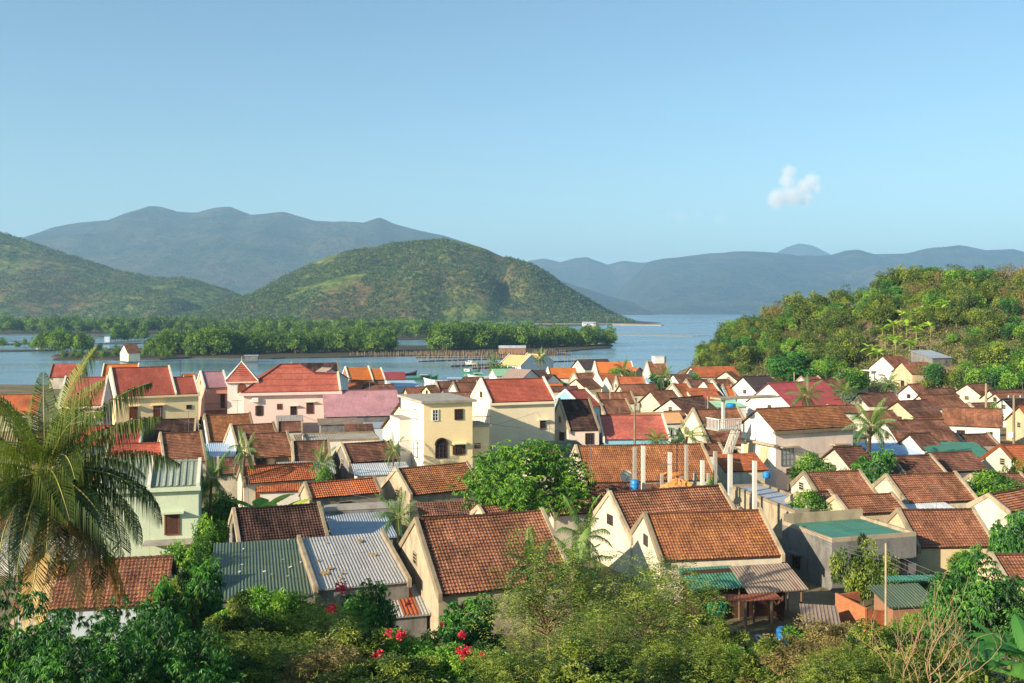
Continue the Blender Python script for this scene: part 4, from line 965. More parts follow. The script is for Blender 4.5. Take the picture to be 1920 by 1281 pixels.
# ledge on the big white house side, porch of the hill house
def extras():
    o = HL['n32']; m = MB(); a = o.loc(1386, 822, 'L'); m.box(-0.35, 0.17, -0.2, o.W, a.z - 0.12, a.z + 0.06); m.build('ledge', COPE, o.root)
    e = o.e; i = o.i; W = o.W; pr = [(i, 0), (W - i, 0), (W - i, e + i * o.t - .09), (W / 2, o.r - .12), (i, e + i * o.t - .09)]; V = [(i - .03, y, z) for y, z in pr] + [(i - .004, y, z) for y, z in pr]
    m = MB(); m.poly(V[:5][::-1]); m.add(V, [(q, (q + 1) % 5, 5 + (q + 1) % 5, 5 + q) for q in range(5)]); m.build('side_wall', Wm['white'], o.root)  # white overlay paints the left face as sunlit against the blush front
    o = HL['n15']; m = MB(); a = o.loc(340, 1010); m.box(o.L * 0.45, o.L + 0.3, -1.0, 0.17, a.z - 0.15, a.z); m.build('ledge', CONC, o.root)
    o = HL['r1']; m = MB(); z = o.e + 0.1; m.box(-1.5, 0.17, o.W - 2.6, o.W + 0.3, z - 0.6, z - 0.4); m.build('porch_roof', Wm['white'], o.root)
    m = MB(); m.box(-1.4, -1.15, o.W - 2.5, o.W - 2.25, 0, z - 0.6); m.build('porch_pillar', Wm['white'], o.root)
    o = HL['r16']
    for x in (0.3, o.L / 2, o.L - 0.3):
        MB().box(x - 0.06, x + 0.06, 0.2, 0.32, 0, o.e - 0.05).build('post', METAL, o.root)
    for x in (0.3, o.L - 0.3):
        MB().box(x - 0.06, x + 0.06, o.W - 0.32, o.W - 0.2, 0, o.e + (o.W - 0.3) * o.t - 0.06).build('post', METAL, o.root)
extras()

# grey cement house with green roof, the weathered wall block and the flat grey blue roof
GR = corner_block('house', (1560, 1010), 1467, 1718, 5.7, 5.7, 2.2, 17, 'bare grey cement house with teal green tin roof', 'grey', roof='rimback', roofmat=R['tinteal'])
GR.win('L', 1488, 1042, 1499, 1064, 'glass', True); GR.win('F', 1686, 1048, 1697, 1069, 'dark', True)
GF = corner_block('house', (1490, 957), 1370, 1562, 5.0, 11.5, 2.2, 12, 'flat grey blue roofed building with long stained wall beside the concrete columns', 'dirty', roof='rim', roofmat=R['tinb'])
GW = corner_block('house', (610, 952), 590, 752, 5.6, 1.2, 2.2, 15, 'narrow streaked grey cement parapet block behind the blue grey metal roof', 'grey', roof='slab', over=0.05)
WB = corner_block('house', (572, 826), 560, 712, 5.6, 7.0, 2.2, 14, 'low flat roofed building with dirty white wall in front of the pink house', 'white', roof='rim', roofmat=CONC)
WB2 = corner_block('house', (690, 800), 650, 750, 5.0, 5.0, 2.2, 14, 'low grey blue flat roof in front of the mauve pink roof', 'paleblue', roof='slab', over=0.1, roofmat=R['tinb'])

# outside concrete stair with platform and tall slender column
def stairs():
    o = HL['n32']; P0 = at_d(1352, 790, o.A.y + 3.0); g = 2.4
    r = thing('staircase', (P0.x, P0.y, g), 'outside concrete staircase with railed platform beside the big white house', 'staircase', None, o.th)
    pz = at_d(1352, 803, o.A.y + 3.0).z - g
    MB().box(-1.0, 1.75, -1.0, 1.2, pz - 0.16, pz).build('platform', CONC, r)
    m = MB()
    for q in range(12): x = -0.95 + q * 0.24; m.box(x, x + 0.045, -0.98, -0.93, pz, pz + 0.95)
    for q in range(9): y = -0.95 + q * 0.24; m.box(-0.98, -0.93, y, y + 0.045, pz, pz + 0.95)
    m.box(-1.0, 1.75, -1.0, -0.91, pz + 0.95, pz + 1.03); m.box(-1.0, -0.91, -0.9, 1.2, pz + 0.95, pz + 1.03); m.build('railing', WHITEP, r)
    MB().box(0.05, 0.30, -0.25, 0.0, pz, pz + 2.9).build('column', COPEW, r)
    MB().box(-0.7, 6.6, -0.9, 0.9, pz + 2.9, pz + 3.08).build('canopy_slab', COPE, r)
    m = MB(); n = 15; x1 = 0.7; z1 = pz - 0.1; dx = 2.5 / n
    for q in range(n):
        z = z1 - (q + 1) * (z1 / n); x = x1 - (q + 1) * dx
        m.box(x, x + dx, -1.9, -1.0, z, z + 0.14)
    st = m.build('steps', CONC, r)
    m = MB(); m.beam((x1, -1.45, z1 - .12), (x1 - 2.5, -1.45, -.12), 0.86, 0.08); m.build('shadow_soffit', CONC, r)  # slab added so the open steps cast one solid shadow
    m = MB(); m.beam((x1, -1.95, z1), (x1 - 2.5, -1.95, 0), 0.1, 0.32); m.beam((x1, -0.98, z1), (x1 - 2.5, -0.98, 0), 0.1, 0.3); m.build('stringer', COPEW, r)
    m = MB(); m.tube([(x1, -1.95, z1 + 1.0), (x1 - 2.5, -1.95, 1.0)], 0.04, 5)
    for q in range(10): x = x1 - 0.25 * q - 0.1; z = z1 - z1 * (q * 0.25 + .1) / 2.5; m.tube([(x, -1.95, z), (x, -1.95, z + 1.0)], 0.025, 4)
    m.build('handrail', METAL, r)
stairs()

# construction site: columns, slab, sand heap, barrel
SITE = []
def column(px, y0, y1, d, wpx, label, plain=False):
    a = at_d(px, y1, d); b = at_d(px, y0, d); hw = wpx / F * d / 2
    base = min(a.z, 3.0)
    r = thing('concrete_column', (a.x, a.y, base), label, 'column', 'bare concrete columns of the building site', 0.2)
    m = MB(); z1 = b.z - base; m.box(-hw, hw, -hw, hw, 0, z1)
    m.build('shaft', COPEW if wpx > 6 else CONC, r)
    if not plain:
        m = MB()
        for sx in (-1, 1):
            for sy in (-1, 1): m.tube([(sx * hw * .6, sy * hw * .6, z1), (sx * hw * .6, sy * hw * .6, z1 + 0.55)], 0.012, 4)
        m.build('rebar', DWOOD, r)
for i, (px, y0, y1, d, w_, lb) in enumerate([
    (1190, 838, 925, 80, 6, 'leftmost tall bare column just behind the blue barrel'), (1206, 836, 925, 79, 6.4, 'second tall bare column from the left, close to its twin'),
    (1256, 848, 927, 77, 6.2, 'bare column rising left of the orange sand heap'), (1287, 834, 918, 80, 5.6, 'tall bare column just behind the orange sand heap'),
    (1317, 863, 925, 77, 6.4, 'shorter bare column near the middle of the building site'), (1341, 846, 925, 80, 6, 'bare column left of the stair foot, above the green bush'),
    (1369, 852, 940, 75, 7, 'bare column directly below the outside stairs'), (1415, 864, 955, 72, 6.8, 'rightmost bare column in front of the flat grey blue roof')]):
    column(px, y0, y1, d, w_, lb)
for px in (1241, 1276, 1303, 1328): column(px, 887, 900, 83, 5, 'short white concrete stub behind the tall bare columns', True)
def slab_site():
    m = MB(); A = at_z(1165, 935, 3.6); m2 = [at_z(1170, 938, 3.4), at_z(1420, 958, 3.4), at_z(1405, 915, 3.4), at_z(1180, 908, 3.4)]
    V = [(p.x, p.y, 2.0) for p in m2] + [(p.x, p.y, 3.4) for p in m2]; m.hexa(V)
    tag(m.build('floor_slab', CONC, None), 'unfinished concrete floor slab under the bare columns', 'slab')
slab_site()
def heap(px, py, d, rx, rz, mat, label, name='sand_heap', cat='heap'):
    p = at_d(px, py, d); rng = np.random.RandomState(int(px)); m = MB(); n, k = 22, 9
    V = []
    for j in range(k):
        f = j / (k - 1); rr = rx * math.cos(f * math.pi / 2) ** 0.8; z = rz * math.sin(f * math.pi / 2)
        for i in range(n): a = 2 * math.pi * i / n; q = 1 + 0.12 * rng.randn(); V.append((rr * q * math.cos(a), rr * q * math.sin(a) * .7, z * (1 + 0.08 * rng.randn())))
    Q = [(j * n + i, j * n + (i + 1) % n, (j + 1) * n + (i + 1) % n, (j + 1) * n + i) for j in range(k - 1) for i in range(n)]
    m.add(V, Q); o = m.build(name, mat, None); o.location = p; tag(o, label, cat)
SAND = plaster('orange_sand', hx((206, 142, 78)), 0.3)
heap(1272, 924, 76, 1.25, 0.95, SAND, 'heap of orange sand among the bare columns'); heap(1248, 928, 76, 0.8, 0.5, SAND, 'smaller heap of pale orange sand left of the big one')
heap(1262, 891, 81, 0.9, 0.25, SAND, 'orange rubble on the ledge above the sand heap')
def barrel(px, py, d, r_, h_, label, mat=BLUEPL):
    p = at_d(px, py, d); o = thing('barrel', p, label, 'barrel')
    MB().lathe([(r_ * .9, 0), (r_, 0.06 * h_), (r_, .3 * h_), (r_ * 1.04, .33 * h_), (r_, .36 * h_), (r_, .64 * h_), (r_ * 1.04, .67 * h_), (r_, .7 * h_), (r_, .94 * h_), (r_ * .9, h_)], 18).build('body', mat, o, True)
    m = MB(); m.lathe([(r_ * .84, h_ + .004), (r_ * .84, h_ + .03), (r_ * .6, h_ + .03)], 18); m.build('lid', mat, o)
barrel(1190, 918, 78, 0.32, 0.72, 'blue plastic barrel at the foot of the leftmost column')
barrel(1470, 1210, 46, 0.35, 0.75, 'blue plastic barrel under the bushes near the open shed')
barrel(1370, 763, 100, 0.5, 0.3, 'blue tub lying on the canopy slab above the stairs')
barrel(1437, 896, 92, 0.35, 0.5, 'blue tub in the corner below the big white house')
# ------------------------------------------------------------------ sheds, posts, brick walls in front
def sheds():
    o = HL['n42']; L, W, e, t = o.L, o.W, o.e, o.t
    for x in (0.25, L * 0.35, L * 0.68, L - 0.25):
        MB().tube([(x, 0.15, 0), (x + 0.03, 0.15, e + 0.02)], 0.06, 7).build('post', BARK, o.root)
    for x in (0.2, L - 0.2): MB().tube([(x, W - 0.1, 0), (x, W - 0.1, e + (W - .1) * t - .05)], 0.06, 7).build('post', BARK, o.root)
    MB().box(-3.0, L, W - 0.03, W + 0.05, 0, e + W * t - 0.1).build('back_wall', DWOOD, o.root)
    m = MB(); m.tube([(0, 0.15, e - 0.03), (L, 0.15, e - 0.03)], 0.05, 6); m.build('beam', BARK, o.root)
    MB().box(L * .62, L * .64, 0.3, W - 0.05, 0, e).build('partition', DWOOD, o.root)
    MB().box(-3.0, -2.9, 0.3, W - 0.05, 0, e - .1).build('side_wall', DWOOD, o.root); MB().box(-2.88, L*.6, 1.5, 1.56, 0, e + .2).build('shade_wall', DWOOD, o.root)  # added side and inner walls, dark to deepen the shade inside
    o = HL['n42b']; L, W, e, t = o.L, o.W, o.e, o.t
    for x in (0.25, L - 0.25): MB().tube([(x, 0.15, 0), (x, 0.15, e)], 0.06, 7).build('post', BARK, o.root)
    # sagging rusted awning
    m = MB(); P = [at_d(1364, 1127, 54.2), at_d(1466, 1123, 54.2), at_d(1452, 1112, 56.2), at_d(1366, 1116, 56.2)]
    N = 26; V = []
    for i in range(N + 1):
        f = i / N; a = P[0].lerp(P[1], f); b = P[3].lerp(P[2], f); sg = 0.10 * math.sin(f * math.pi) * 0.5 + 0.02 * (i % 2)
        V += [(a.x, a.y, a.z - sg), (b.x, b.y, b.z - sg + 0.02), (a.x, a.y, a.z - sg + 0.03), (b.x, b.y, b.z - sg + 0.05)]
    Q = []
    for i in range(N):
        a = i * 4; c = a + 4
        Q += [(a, a + 1, c + 1, c), (a + 2, c + 2, c + 3, a + 3), (a, c, c + 2, a + 2), (a + 1, a + 3, c + 3, c + 1)]
    m.add(V, Q, [(v[0], v[1]) for v in V]); aw = thing('awning', (0, 0, 0), 'sagging rust red sheet awning over the front of the open shed', 'awning')
    m.build('sheet', R['tinrust'], aw)
    for px in (1398, 1447):
        b = at_d(px, 1122, 54.4); MB().tube([(b.x, b.y, ground_z(b.x, b.y)), (b.x, b.y, b.z - 0.05)], 0.085, 8).build('post', BARK, aw)
    # net
    m = MB(); A = at_d(1326, 1130, 54.6); B = at_d(1362, 1124, 54.6); V = []
    for i in range(13):
        f = i / 12
        for j in range(8):
            g = j / 7; q = A.lerp(B, f); V.append((q.x, q.y + 0.12 * math.sin(i * 1.7 + j), q.z - g * 0.9 - 0.05 * math.sin(i)))
    m.add(V, [(i * 8 + j, i * 8 + j + 1, (i + 1) * 8 + j + 1, (i + 1) * 8 + j) for i in range(12) for j in range(7)])
    tag(m.build('shade_net', GREENN, None), 'green shade net hanging left of the rust red awning', 'net')
    # chair-like dark clothes rack, basin and buckets in front of the shed
    for (px, py, d, r_, h_, mt, lb) in ((1432, 1166, 53, 0.28, 0.14, flat('aqua_plastic', hx((70, 170, 180)), .4), 'aqua basin on the ground at the open shed'), (1422, 1163, 54, 0.16, 0.25, WHITEP, 'small white bucket under the rust red awning'), (1462, 1150, 54, 0.2, 0.35, flat('orange_plastic', hx((216, 122, 40)), .4), 'orange bucket beside the beige outhouse')):
        p = at_d(px, py, d); g = ground_z(p.x, p.y); b_ = thing('bucket', (p.x, p.y, g), lb, 'bucket'); MB().lathe([(r_ * .75, 0), (r_, h_), (r_ * 1.08, h_), (r_ * 1.08, h_ + .02), (r_ * .9, h_ + .02), (r_ * .7, .04)], 14).build('body', mt, b_, True)
        m = MB(); m.tube([(-r_, 0, h_), (-r_ * .6, 0, h_ + r_ * .8), (r_ * .6, 0, h_ + r_ * .8), (r_, 0, h_)], 0.012, 4); m.build('handle', METAL, b_)
sheds()
def wall_seg(a, b, z0, ht, th_, mat, label, name='brick_wall', ragged=False, coping=None):
    a = Vector(a); b = Vector(b); d = (b - a); L = d.length; ang = math.atan2(d.y, d.x)
    o = thing(name, (a.x, a.y, z0), label, 'wall', None, ang)
    m = MB(); n = max(1, int(L / 0.45)) if ragged else 1; rng = random.Random(int(a.x * 10))
    x = 0
    for q in range(n):
        x1 = L * (q + 1) / n; h_ = ht * (1 - (0.25 * rng.random() if ragged else 0))
        for yy in (0, th_):
            p = [(x, yy, 0), (x1, yy, 0), (x1, yy, h_), (x, yy, h_)]
            if yy: p = p[::-1]
            m.poly(p, [(c[0], c[2]) for c in p])
        m.poly([(x, 0, h_), (x1, 0, h_), (x1, th_, h_), (x, th_, h_)], [(x, 0), (x1, 0), (x1, th_), (x, th_)])
        for xx in (x, x1): m.poly([(xx, 0, 0), (xx, th_, 0), (xx, th_, h_), (xx, 0, h_)], [(0, 0), (th_, 0), (th_, h_), (0, h_)])
        x = x1
    m.build('wall', mat, o)
    if coping: MB().box(-0.03, L + 0.03, -0.04, th_ + 0.04, ht + 0.002, ht + 0.09).build('coping', coping, o)
def g3(px, py, z): p = at_z(px, py, z); return (p.x, p.y)
wall_seg(g3(1566, 1112, 4.2), g3(1622, 1140, 4.2), 1.9, 2.3, 0.12, BRICK, 'long orange brick wall of the unfinished hut behind the bare twigs')
wall_seg(g3(1622, 1140, 4.2), g3(1662, 1134, 4.2), 1.9, 2.35, 0.12, BRICK, 'front brick wall with a hole under the green tin roof', ragged=True)
wall_seg(g3(1572, 1112, 4.2), g3(1612, 1106, 4.2), 1.9, 2.2, 0.12, BRICK, 'rear orange brick wall of the unfinished hut')
wall_seg(g3(1500, 1130, 3.2), g3(1562, 1152, 3.2), 1.9, 1.1, 0.15, Wm['dirty'], 'low cement yard wall right of the rusty grey shed', name='yard_wall', coping=COPE)
wall_seg(g3(1370, 925, 4.0), g3(1400, 960, 4.0), 1.9, 1.6, 0.15, Wm['dirty'], 'short stained yard wall at the right end of the building site', name='yard_wall', coping=COPE)
h('n45', (1672, 1140), None, 1762, 1098, 'ting', 'brown', 'n', t=0.25, mono=True, th=10, ze=4.3, name='shed', cat='shed', label='green tin roofed hut with pink cloth door in the lower right')
h('n45b', (1668, 1090), None, 1756, 1080, 'tinteal', None, 'n', t=0.2, mono=True, th=6, ze=5.0, name='canopy', cat='canopy', label='narrow teal sheet canopy above the green tin roofed hut')
for x in (0.2, HL['n45b'].L - 0.2): MB().tube([(x, 0.2, 0), (x, 0.2, HL['n45b'].e)], 0.05, 6).build('post', BARK, HL['n45b'].root)

# small scraps and rubbish on the near tin roofs
def scraps(hh, n, seed, label, mat, smin=0.1, smax=0.4):
    rng = random.Random(seed)
    for q in range(n):
        x = rng.uniform(0.5, hh.L - 0.5); y = rng.uniform(0.4, hh.W - 0.3); s_ = rng.uniform(smin, smax)
        m = MB(); nn = 6; V = [(s_ * (0.6 + .5 * rng.random()) * math.cos(2 * math.pi * k / nn), s_ * .5 * (0.6 + .5 * rng.random()) * math.sin(2 * math.pi * k / nn), 0.05 * rng.random()) for k in range(nn)]
        m.poly(V); m.poly([(v[0], v[1], v[2] - .03) for v in V][::-1]); m.add(V + [(v[0], v[1], v[2] - .03) for v in V], [(k, nn + k, nn + (k + 1) % nn, (k + 1) % nn) for k in range(nn)])
        o = m.build('scrap', mat, None); o.matrix_world = hh.M @ Matrix.Translation((x, y, hh.e + y * hh.t + 0.08)) @ Matrix.Rotation(math.atan(hh.t), 4, 'X') @ Matrix.Rotation(rng.random() * 3, 4, 'Z')
        tag(o, label, 'scrap', label)
scraps(HL['n7'], 11, 3, 'pale scrap lying on the flat green painted roof', WHITEP, 0.05, 0.18)
scraps(HL['n8'], 8, 4, 'dry leaf litter clump on the wide corrugated zinc roof', flat('leaf_litter', hx((150, 124, 84)), .95), 0.1, 0.4)
m_ = MB(); slope(m_, 'tin', (HL['n9'].L * .42, 0.05, HL['n9'].e + .06), (1, 0, 0), (0, 1, 0.22), 0.85, HL['n9'].W * .98, 2, 5)
m_.build('rusted_sheet', R['tinrust'], HL['n9'].root)
# water tank on the tall red brown roof
def tank():
    p = at_d(1235, 678, HL['a16'].A.y + 5); o = thing('water_tank', (p.x, p.y, p.z - .4), 'white box shaped water tank with grey side on the tall red brown roof', 'water tank', None, 0.25)
    MB().box(-1.3, 1.0, -0.8, 0.8, 0, 1.5).build('body', WHITEP, o); MB().box(1.003, 1.5, -0.8, 0.8, 0.2, 1.55).build('side_box', METAL, o); MB().box(-1.4, 1.05, -0.9, 0.9, 1.502, 1.6).build('lid', WHITEP, o)
tank()
def dish(px, py, d, rz, label):
    p = at_d(px, py, d); o = thing('satellite_dish', (p.x, p.y, p.z - 0.9), label, 'satellite dish', None, rz)
    m = MB(); n, k = 16, 5; V = []
    for j in range(k + 1):
        r_ = 0.5 * j / k
        for i in range(n): a = 2 * math.pi * i / n; V.append((r_ * math.cos(a), -0.1 + 0.5 * r_ * r_ * -1.0 + 0.12, 0.9 + r_ * math.sin(a)))
    m.add(V, [(j * n + i, j * n + (i + 1) % n, (j + 1) * n + (i + 1) % n, (j + 1) * n + i) for j in range(k) for i in range(n)])
    m.build('reflector', COPEW, o, True)
    MB().tube([(0, 0.05, -0.1), (0, 0.05, 0.9)], 0.03, 6).build('mast', METAL, o)
    m = MB(); m.tube([(0, 0, 0.45), (0, -0.45, 0.85)], 0.015, 4); m.box(-.04, .04, -.5, -.42, .8, .9); m.build('feed_arm', METAL, o)
dish(1751, 817, 118, -0.4, 'grey satellite dish left of its twin above the teal roof'); dish(1784, 815, 118, -0.6, 'bright cream satellite dish right of its twin above the teal roof')
dish(1173, 892, 82, 0.3, 'small blue grey dish behind the leftmost columns')

# ------------------------------------------------------------------ poles and lines
def pole(px, y0, y1, d, wpx, label, arm=False, mat=COPE, box=False):
    a = at_d(px, y1, d); b = at_d(px, y0, d); g = ground_z(a.x, a.y) - 0.3; r_ = wpx / F * d / 2
    o = thing('utility_pole', (a.x, a.y, g), label, 'pole')
    MB().tube([(0, 0, 0), (0, 0, b.z - g)], [r_ * 1.15, r_ * 0.85], 10).build('pole', mat, o, True)
    if arm:
        m = MB(); m.beam((-0.8, 0, b.z - g - 0.3), (2.2, 0, b.z - g - 0.3), 0.09, 0.09); m.build('crossarm', METAL, o)
        for x in (-0.6, 0.7, 1.4, 2.0): MB().lathe([(0.05, 0), (0.07, .06), (0.04, .12), (0.06, .18), (0.02, .22)], 8, (x, 0, b.z - g - .25)).build('insulator', WHITEP, o)
    if box: MB().box(-0.5, -r_ * 1.2, -0.25, 0.25, (b.z - g) * .45, (b.z - g) * .45 + .6).build('meter_box', WHITEP, o)
    return b
p1 = pole(1901, 741, 835, 112, 5, 'tall concrete power pole with crossarm at the right edge', True, box=True)
p2 = pole(1849, 719, 768, 150, 4.5, 'concrete power pole in front of the cream gables on the right')
p3 = pole(1661, 1019, 1175, 50, 4.6, 'slim weathered power pole in front of the small tree by the cement house')
p4 = pole(1327, 743, 768, 135, 2.6, 'thin pole rising from a dark brown roof left of the canopy slab')
p5 = pole(1190, 757, 790, 112, 4, 'concrete post behind the wide rose red roof')
p6 = pole(1144, 727, 752, 150, 2.4, 'short concrete post on the brown roofs in the middle')
p7 = pole(1489, 698, 715, 170, 2, 'thin white pole at the foot of the hill')
p8 = pole(1269, 826, 890, 84, 3, 'dark thin mast behind the bare columns', mat=DWOOD)
p9 = pole(338, 640, 694, 190, 0.9, 'thin leaning mast at the waterfront behind the red roof', mat=DWOOD)
p10 = pole(1107, 833, 880, 86, 1.2, 'thin television mast beside the barred window', mat=METAL)
def line(a, b, sag, label, r_=0.012, n=14):
    a = Vector(a); b = Vector(b); pts = [a.lerp(b, i / n) - Vector((0, 0, sag * 4 * (i / n) * (1 - i / n))) for i in range(n + 1)]
    tag(MB().tube(pts, r_, 4, cap=False).build('power_line', METAL, None), label, 'cable', 'overhead cables of the village')
L_ = at_d
CBL = 'thin overhead cable sagging between the power poles'
for dz in (0, 0.25, 0.5):
    line(L_(1500, 985 + dz * 12, 58), p3 - Vector((0, 0, 0.3 + dz)), 0.35, 'cable running from the grey cement house to the slim weathered pole', 0.014)
    line(p3 - Vector((0, 0, 0.3 + dz)), L_(2000, 1120 + dz * 60, 38), 0.5, 'cable leaving the slim weathered pole towards the lower right', 0.014)
for dz in (0, 0.3): line(p1 - Vector((0, 0, .2 + dz)), L_(1250, 742 + dz * 20, 150), 2.0, 'long cable crossing the right half of the village', 0.016)
line(p2, L_(1520, 742, 150), 0.8, 'cable from the left power pole over the brown roofs', 0.016)
line(L_(885, 788, 112), L_(1100, 800, 100), 0.5, 'cable in front of the tall cream house', 0.012)
line(L_(330, 785, 118), L_(640, 800, 118), 1.2, 'cable sagging in front of the pink house', 0.014); line(L_(545, 770, 150), L_(735, 800, 110), 1.0, 'cable between the pink house and the tower house', 0.014)
line(L_(560, 905, 70), L_(905, 965, 58), 0.2, 'cable along the grey parapet wall', 0.011)


rgc = random.Random(5)
for q in range(16):
    x0 = rgc.uniform(420, 1750); d0 = rgc.uniform(75, 170); x1 = x0 + rgc.uniform(90, 320); d1 = d0 + rgc.uniform(-12, 25)
    za, zb = rgc.uniform(7.0, 8.6), rgc.uniform(7.0, 8.6)
    line((( x0 - CX) / F * d0, d0, za), ((x1 - CX) / F * d1, d1, zb), rgc.uniform(.3, 1.0), 'thin cable sagging just above the packed brown roofs', 0.012 * d0 / 80)
# ------------------------------------------------------------------ vegetation
LF['hilldark'] = leaf_mat('hillside_shrub_leaf', hx((44, 66, 28)), hx((78, 104, 42)), hx((122, 140, 60)))
def leaf_quads(mb, C_, D, Nn, ln, wd, tint, fold=0.25):
    """C_: base points (n,3); D: unit direction; Nn: approx normal; ln, wd arrays -> pointed leaves"""
    S_ = np.cross(D, Nn); S_ /= (np.linalg.norm(S_, axis=1, keepdims=True) + 1e-9)
    U = np.cross(S_, D); ln = np.asarray(ln).reshape(-1, 1); wd = np.asarray(wd).reshape(-1, 1)
    a = C_; b = C_ + D * ln * 0.45 + S_ * wd * 0.5 + U * wd * fold; c = C_ + D * ln - U * ln * 0.12; d = C_ + D * ln * 0.45 - S_ * wd * 0.5 + U * wd * fold
    n = len(C_); V = np.stack([a, b, c, d], 1).reshape(-1, 3); f = np.arange(4 * n).reshape(n, 4)
    mb.add(V, f, None, np.repeat(np.asarray(tint), 4))
def unit(v): return v / (np.linalg.norm(v, axis=-1, keepdims=True) + 1e-9)
def crown_centres(rng, rx, ry, rz, n, cz, rough=0.25, bottom=-0.5):
    out = []
    while len(out) < n:
        d = unit(rng.randn(3)); 
        if d[2] < bottom: continue
        r = rng.uniform(0.45, 1.0) ** 0.5 * (1 + rough * rng.uniform(-1, 1))
        out.append((d[0] * rx * r * .8, d[1] * ry * r * .8, cz + d[2] * rz * r * .8))
    return np.array(out)
def make_tree(name, seed, rx, rz, h, kind, leaf, nclump, nleaf, ln, wd, droop=0.3, trunk=0.16, bark=None, ry=None, rough=0.25, crz=0.30, limbs=9, bottom=-0.5, fill=1.0):
    """returns an Empty > trunk, crown; origin at the foot; h = height of the top"""
    rng = np.random.RandomState(seed); ry = ry or rx; cz = h - rz
    root = bpy.data.objects.new(name, None); COL.objects.link(root); root.empty_display_size = 0.2
    C_ = crown_centres(rng, rx, ry, rz, nclump, cz, rough, bottom)
    cr = crz * (rx * ry * rz) ** (1 / 3)
    mb = MB(); per = nleaf // nclump
    ct = rng.uniform(0.12, 0.9, nclump)
    for c, tt in zip(C_, ct):
        r_ = cr * rng.uniform(0.7, 1.3); n = int(per * rng.uniform(0.7, 1.3))
        d = unit(rng.randn(n, 3)); rad = r_ * rng.uniform(0.25, 1.0, n) ** 0.5
        P = c + d * rad[:, None] * np.array([1, 1, 0.8])
        out = unit(P - np.array([0, 0, cz - rz * 0.3]))
        if kind == 'rosette':      # drooping long leaves in whorls
            k = max(1, n // 9); tips = P[:k]; P = np.repeat(tips, 9, 0); n = len(P)
            ang = rng.uniform(0, 2 * np.pi, n); o = np.repeat(unit(tips - c), 9, 0)
            D = np.stack([np.cos(ang), np.sin(ang), rng.uniform(-0.9, 0.25, n)], 1) + o * 0.5
        elif kind == 'spray':      # leaflets lined up along thin twigs
            k = max(1, n // 12); tips = P[:k]; td = unit(unit(tips - c) + 0.7 * rng.randn(k, 3) * np.array([1, 1, .5]) + np.array([0, 0, -0.1])); n = k * 12
            s = np.tile(np.linspace(0, 1, 12), k); T = np.repeat(td, 12, 0); P = np.repeat(tips, 12, 0) + T * (s * ln * 5.0)[:, None] - np.array([0, 0, 1]) * (s ** 2 * ln * 1.4)[:, None]
            sd = unit(np.cross(T, np.array([0, 0, 1.0]) + 0.3 * rng.randn(n, 3))) * np.where(np.arange(n) % 2, 1, -1)[:, None]
            D = sd + T * 0.35
        else:
            D = d + 0.6 * rng.randn(n, 3)
        out = unit(P - np.array([0, 0, cz - rz * 0.3]))
        D = unit(D - np.array([0, 0, droop])); N_ = unit(out + 0.6 * rng.randn(len(P), 3) + np.array([0, 0, 0.5]))
        tint = np.clip(tt + rng.uniform(-0.25, 0.25, len(P)), 0, 1)
        leaf_quads(mb, P, D, N_, ln * rng.uniform(0.7, 1.3, len(P)), wd * rng.uniform(0.7, 1.2, len(P)), tint)
    mb.build('crown', LF[leaf], root)
    tb = MB(); top = np.array([0, 0, cz * 0.75 + 0.1]); lean = rng.uniform(-.3, .3, 2)
    base = [(0, 0, -0.4), (lean[0] * .4, lean[1] * .4, cz * .4), (lean[0], lean[1], max(0.3, cz * .8))]
    tb.tube(base, [trunk * 1.2, trunk, trunk * .8], 8)
    sel = rng.permutation(nclump)[:limbs]
    for k in sel:
        c = C_[k]; b = np.array(base[-1]) * rng.uniform(0.75, 1.0); m1 = b + (c - b) * 0.5 + rng.uniform(-.15, .15, 3) * rx; 
        tb.tube([b, m1, c * 0.95 + np.array([0, 0, 0.0])], [trunk * .55, trunk * .35, trunk * .12], 5)
    tb.build('trunk', bark or BARK, root)
    return root
PROTO_USED = set()
def place(proto, loc, label, cat, group=None, s=1.0, rz=0.0, sz=None):
    o = proto if proto.name not in PROTO_USED else copy_tree(proto)
    PROTO_USED.add(proto.name)
    o.location = loc; o.rotation_euler = (0, 0, rz); o.scale = (s, s, sz or s)
    for k in ('label', 'category', 'group'):
        if k in o.keys(): del o[k]
    tag(o, label, cat, group, 'thing'); return o

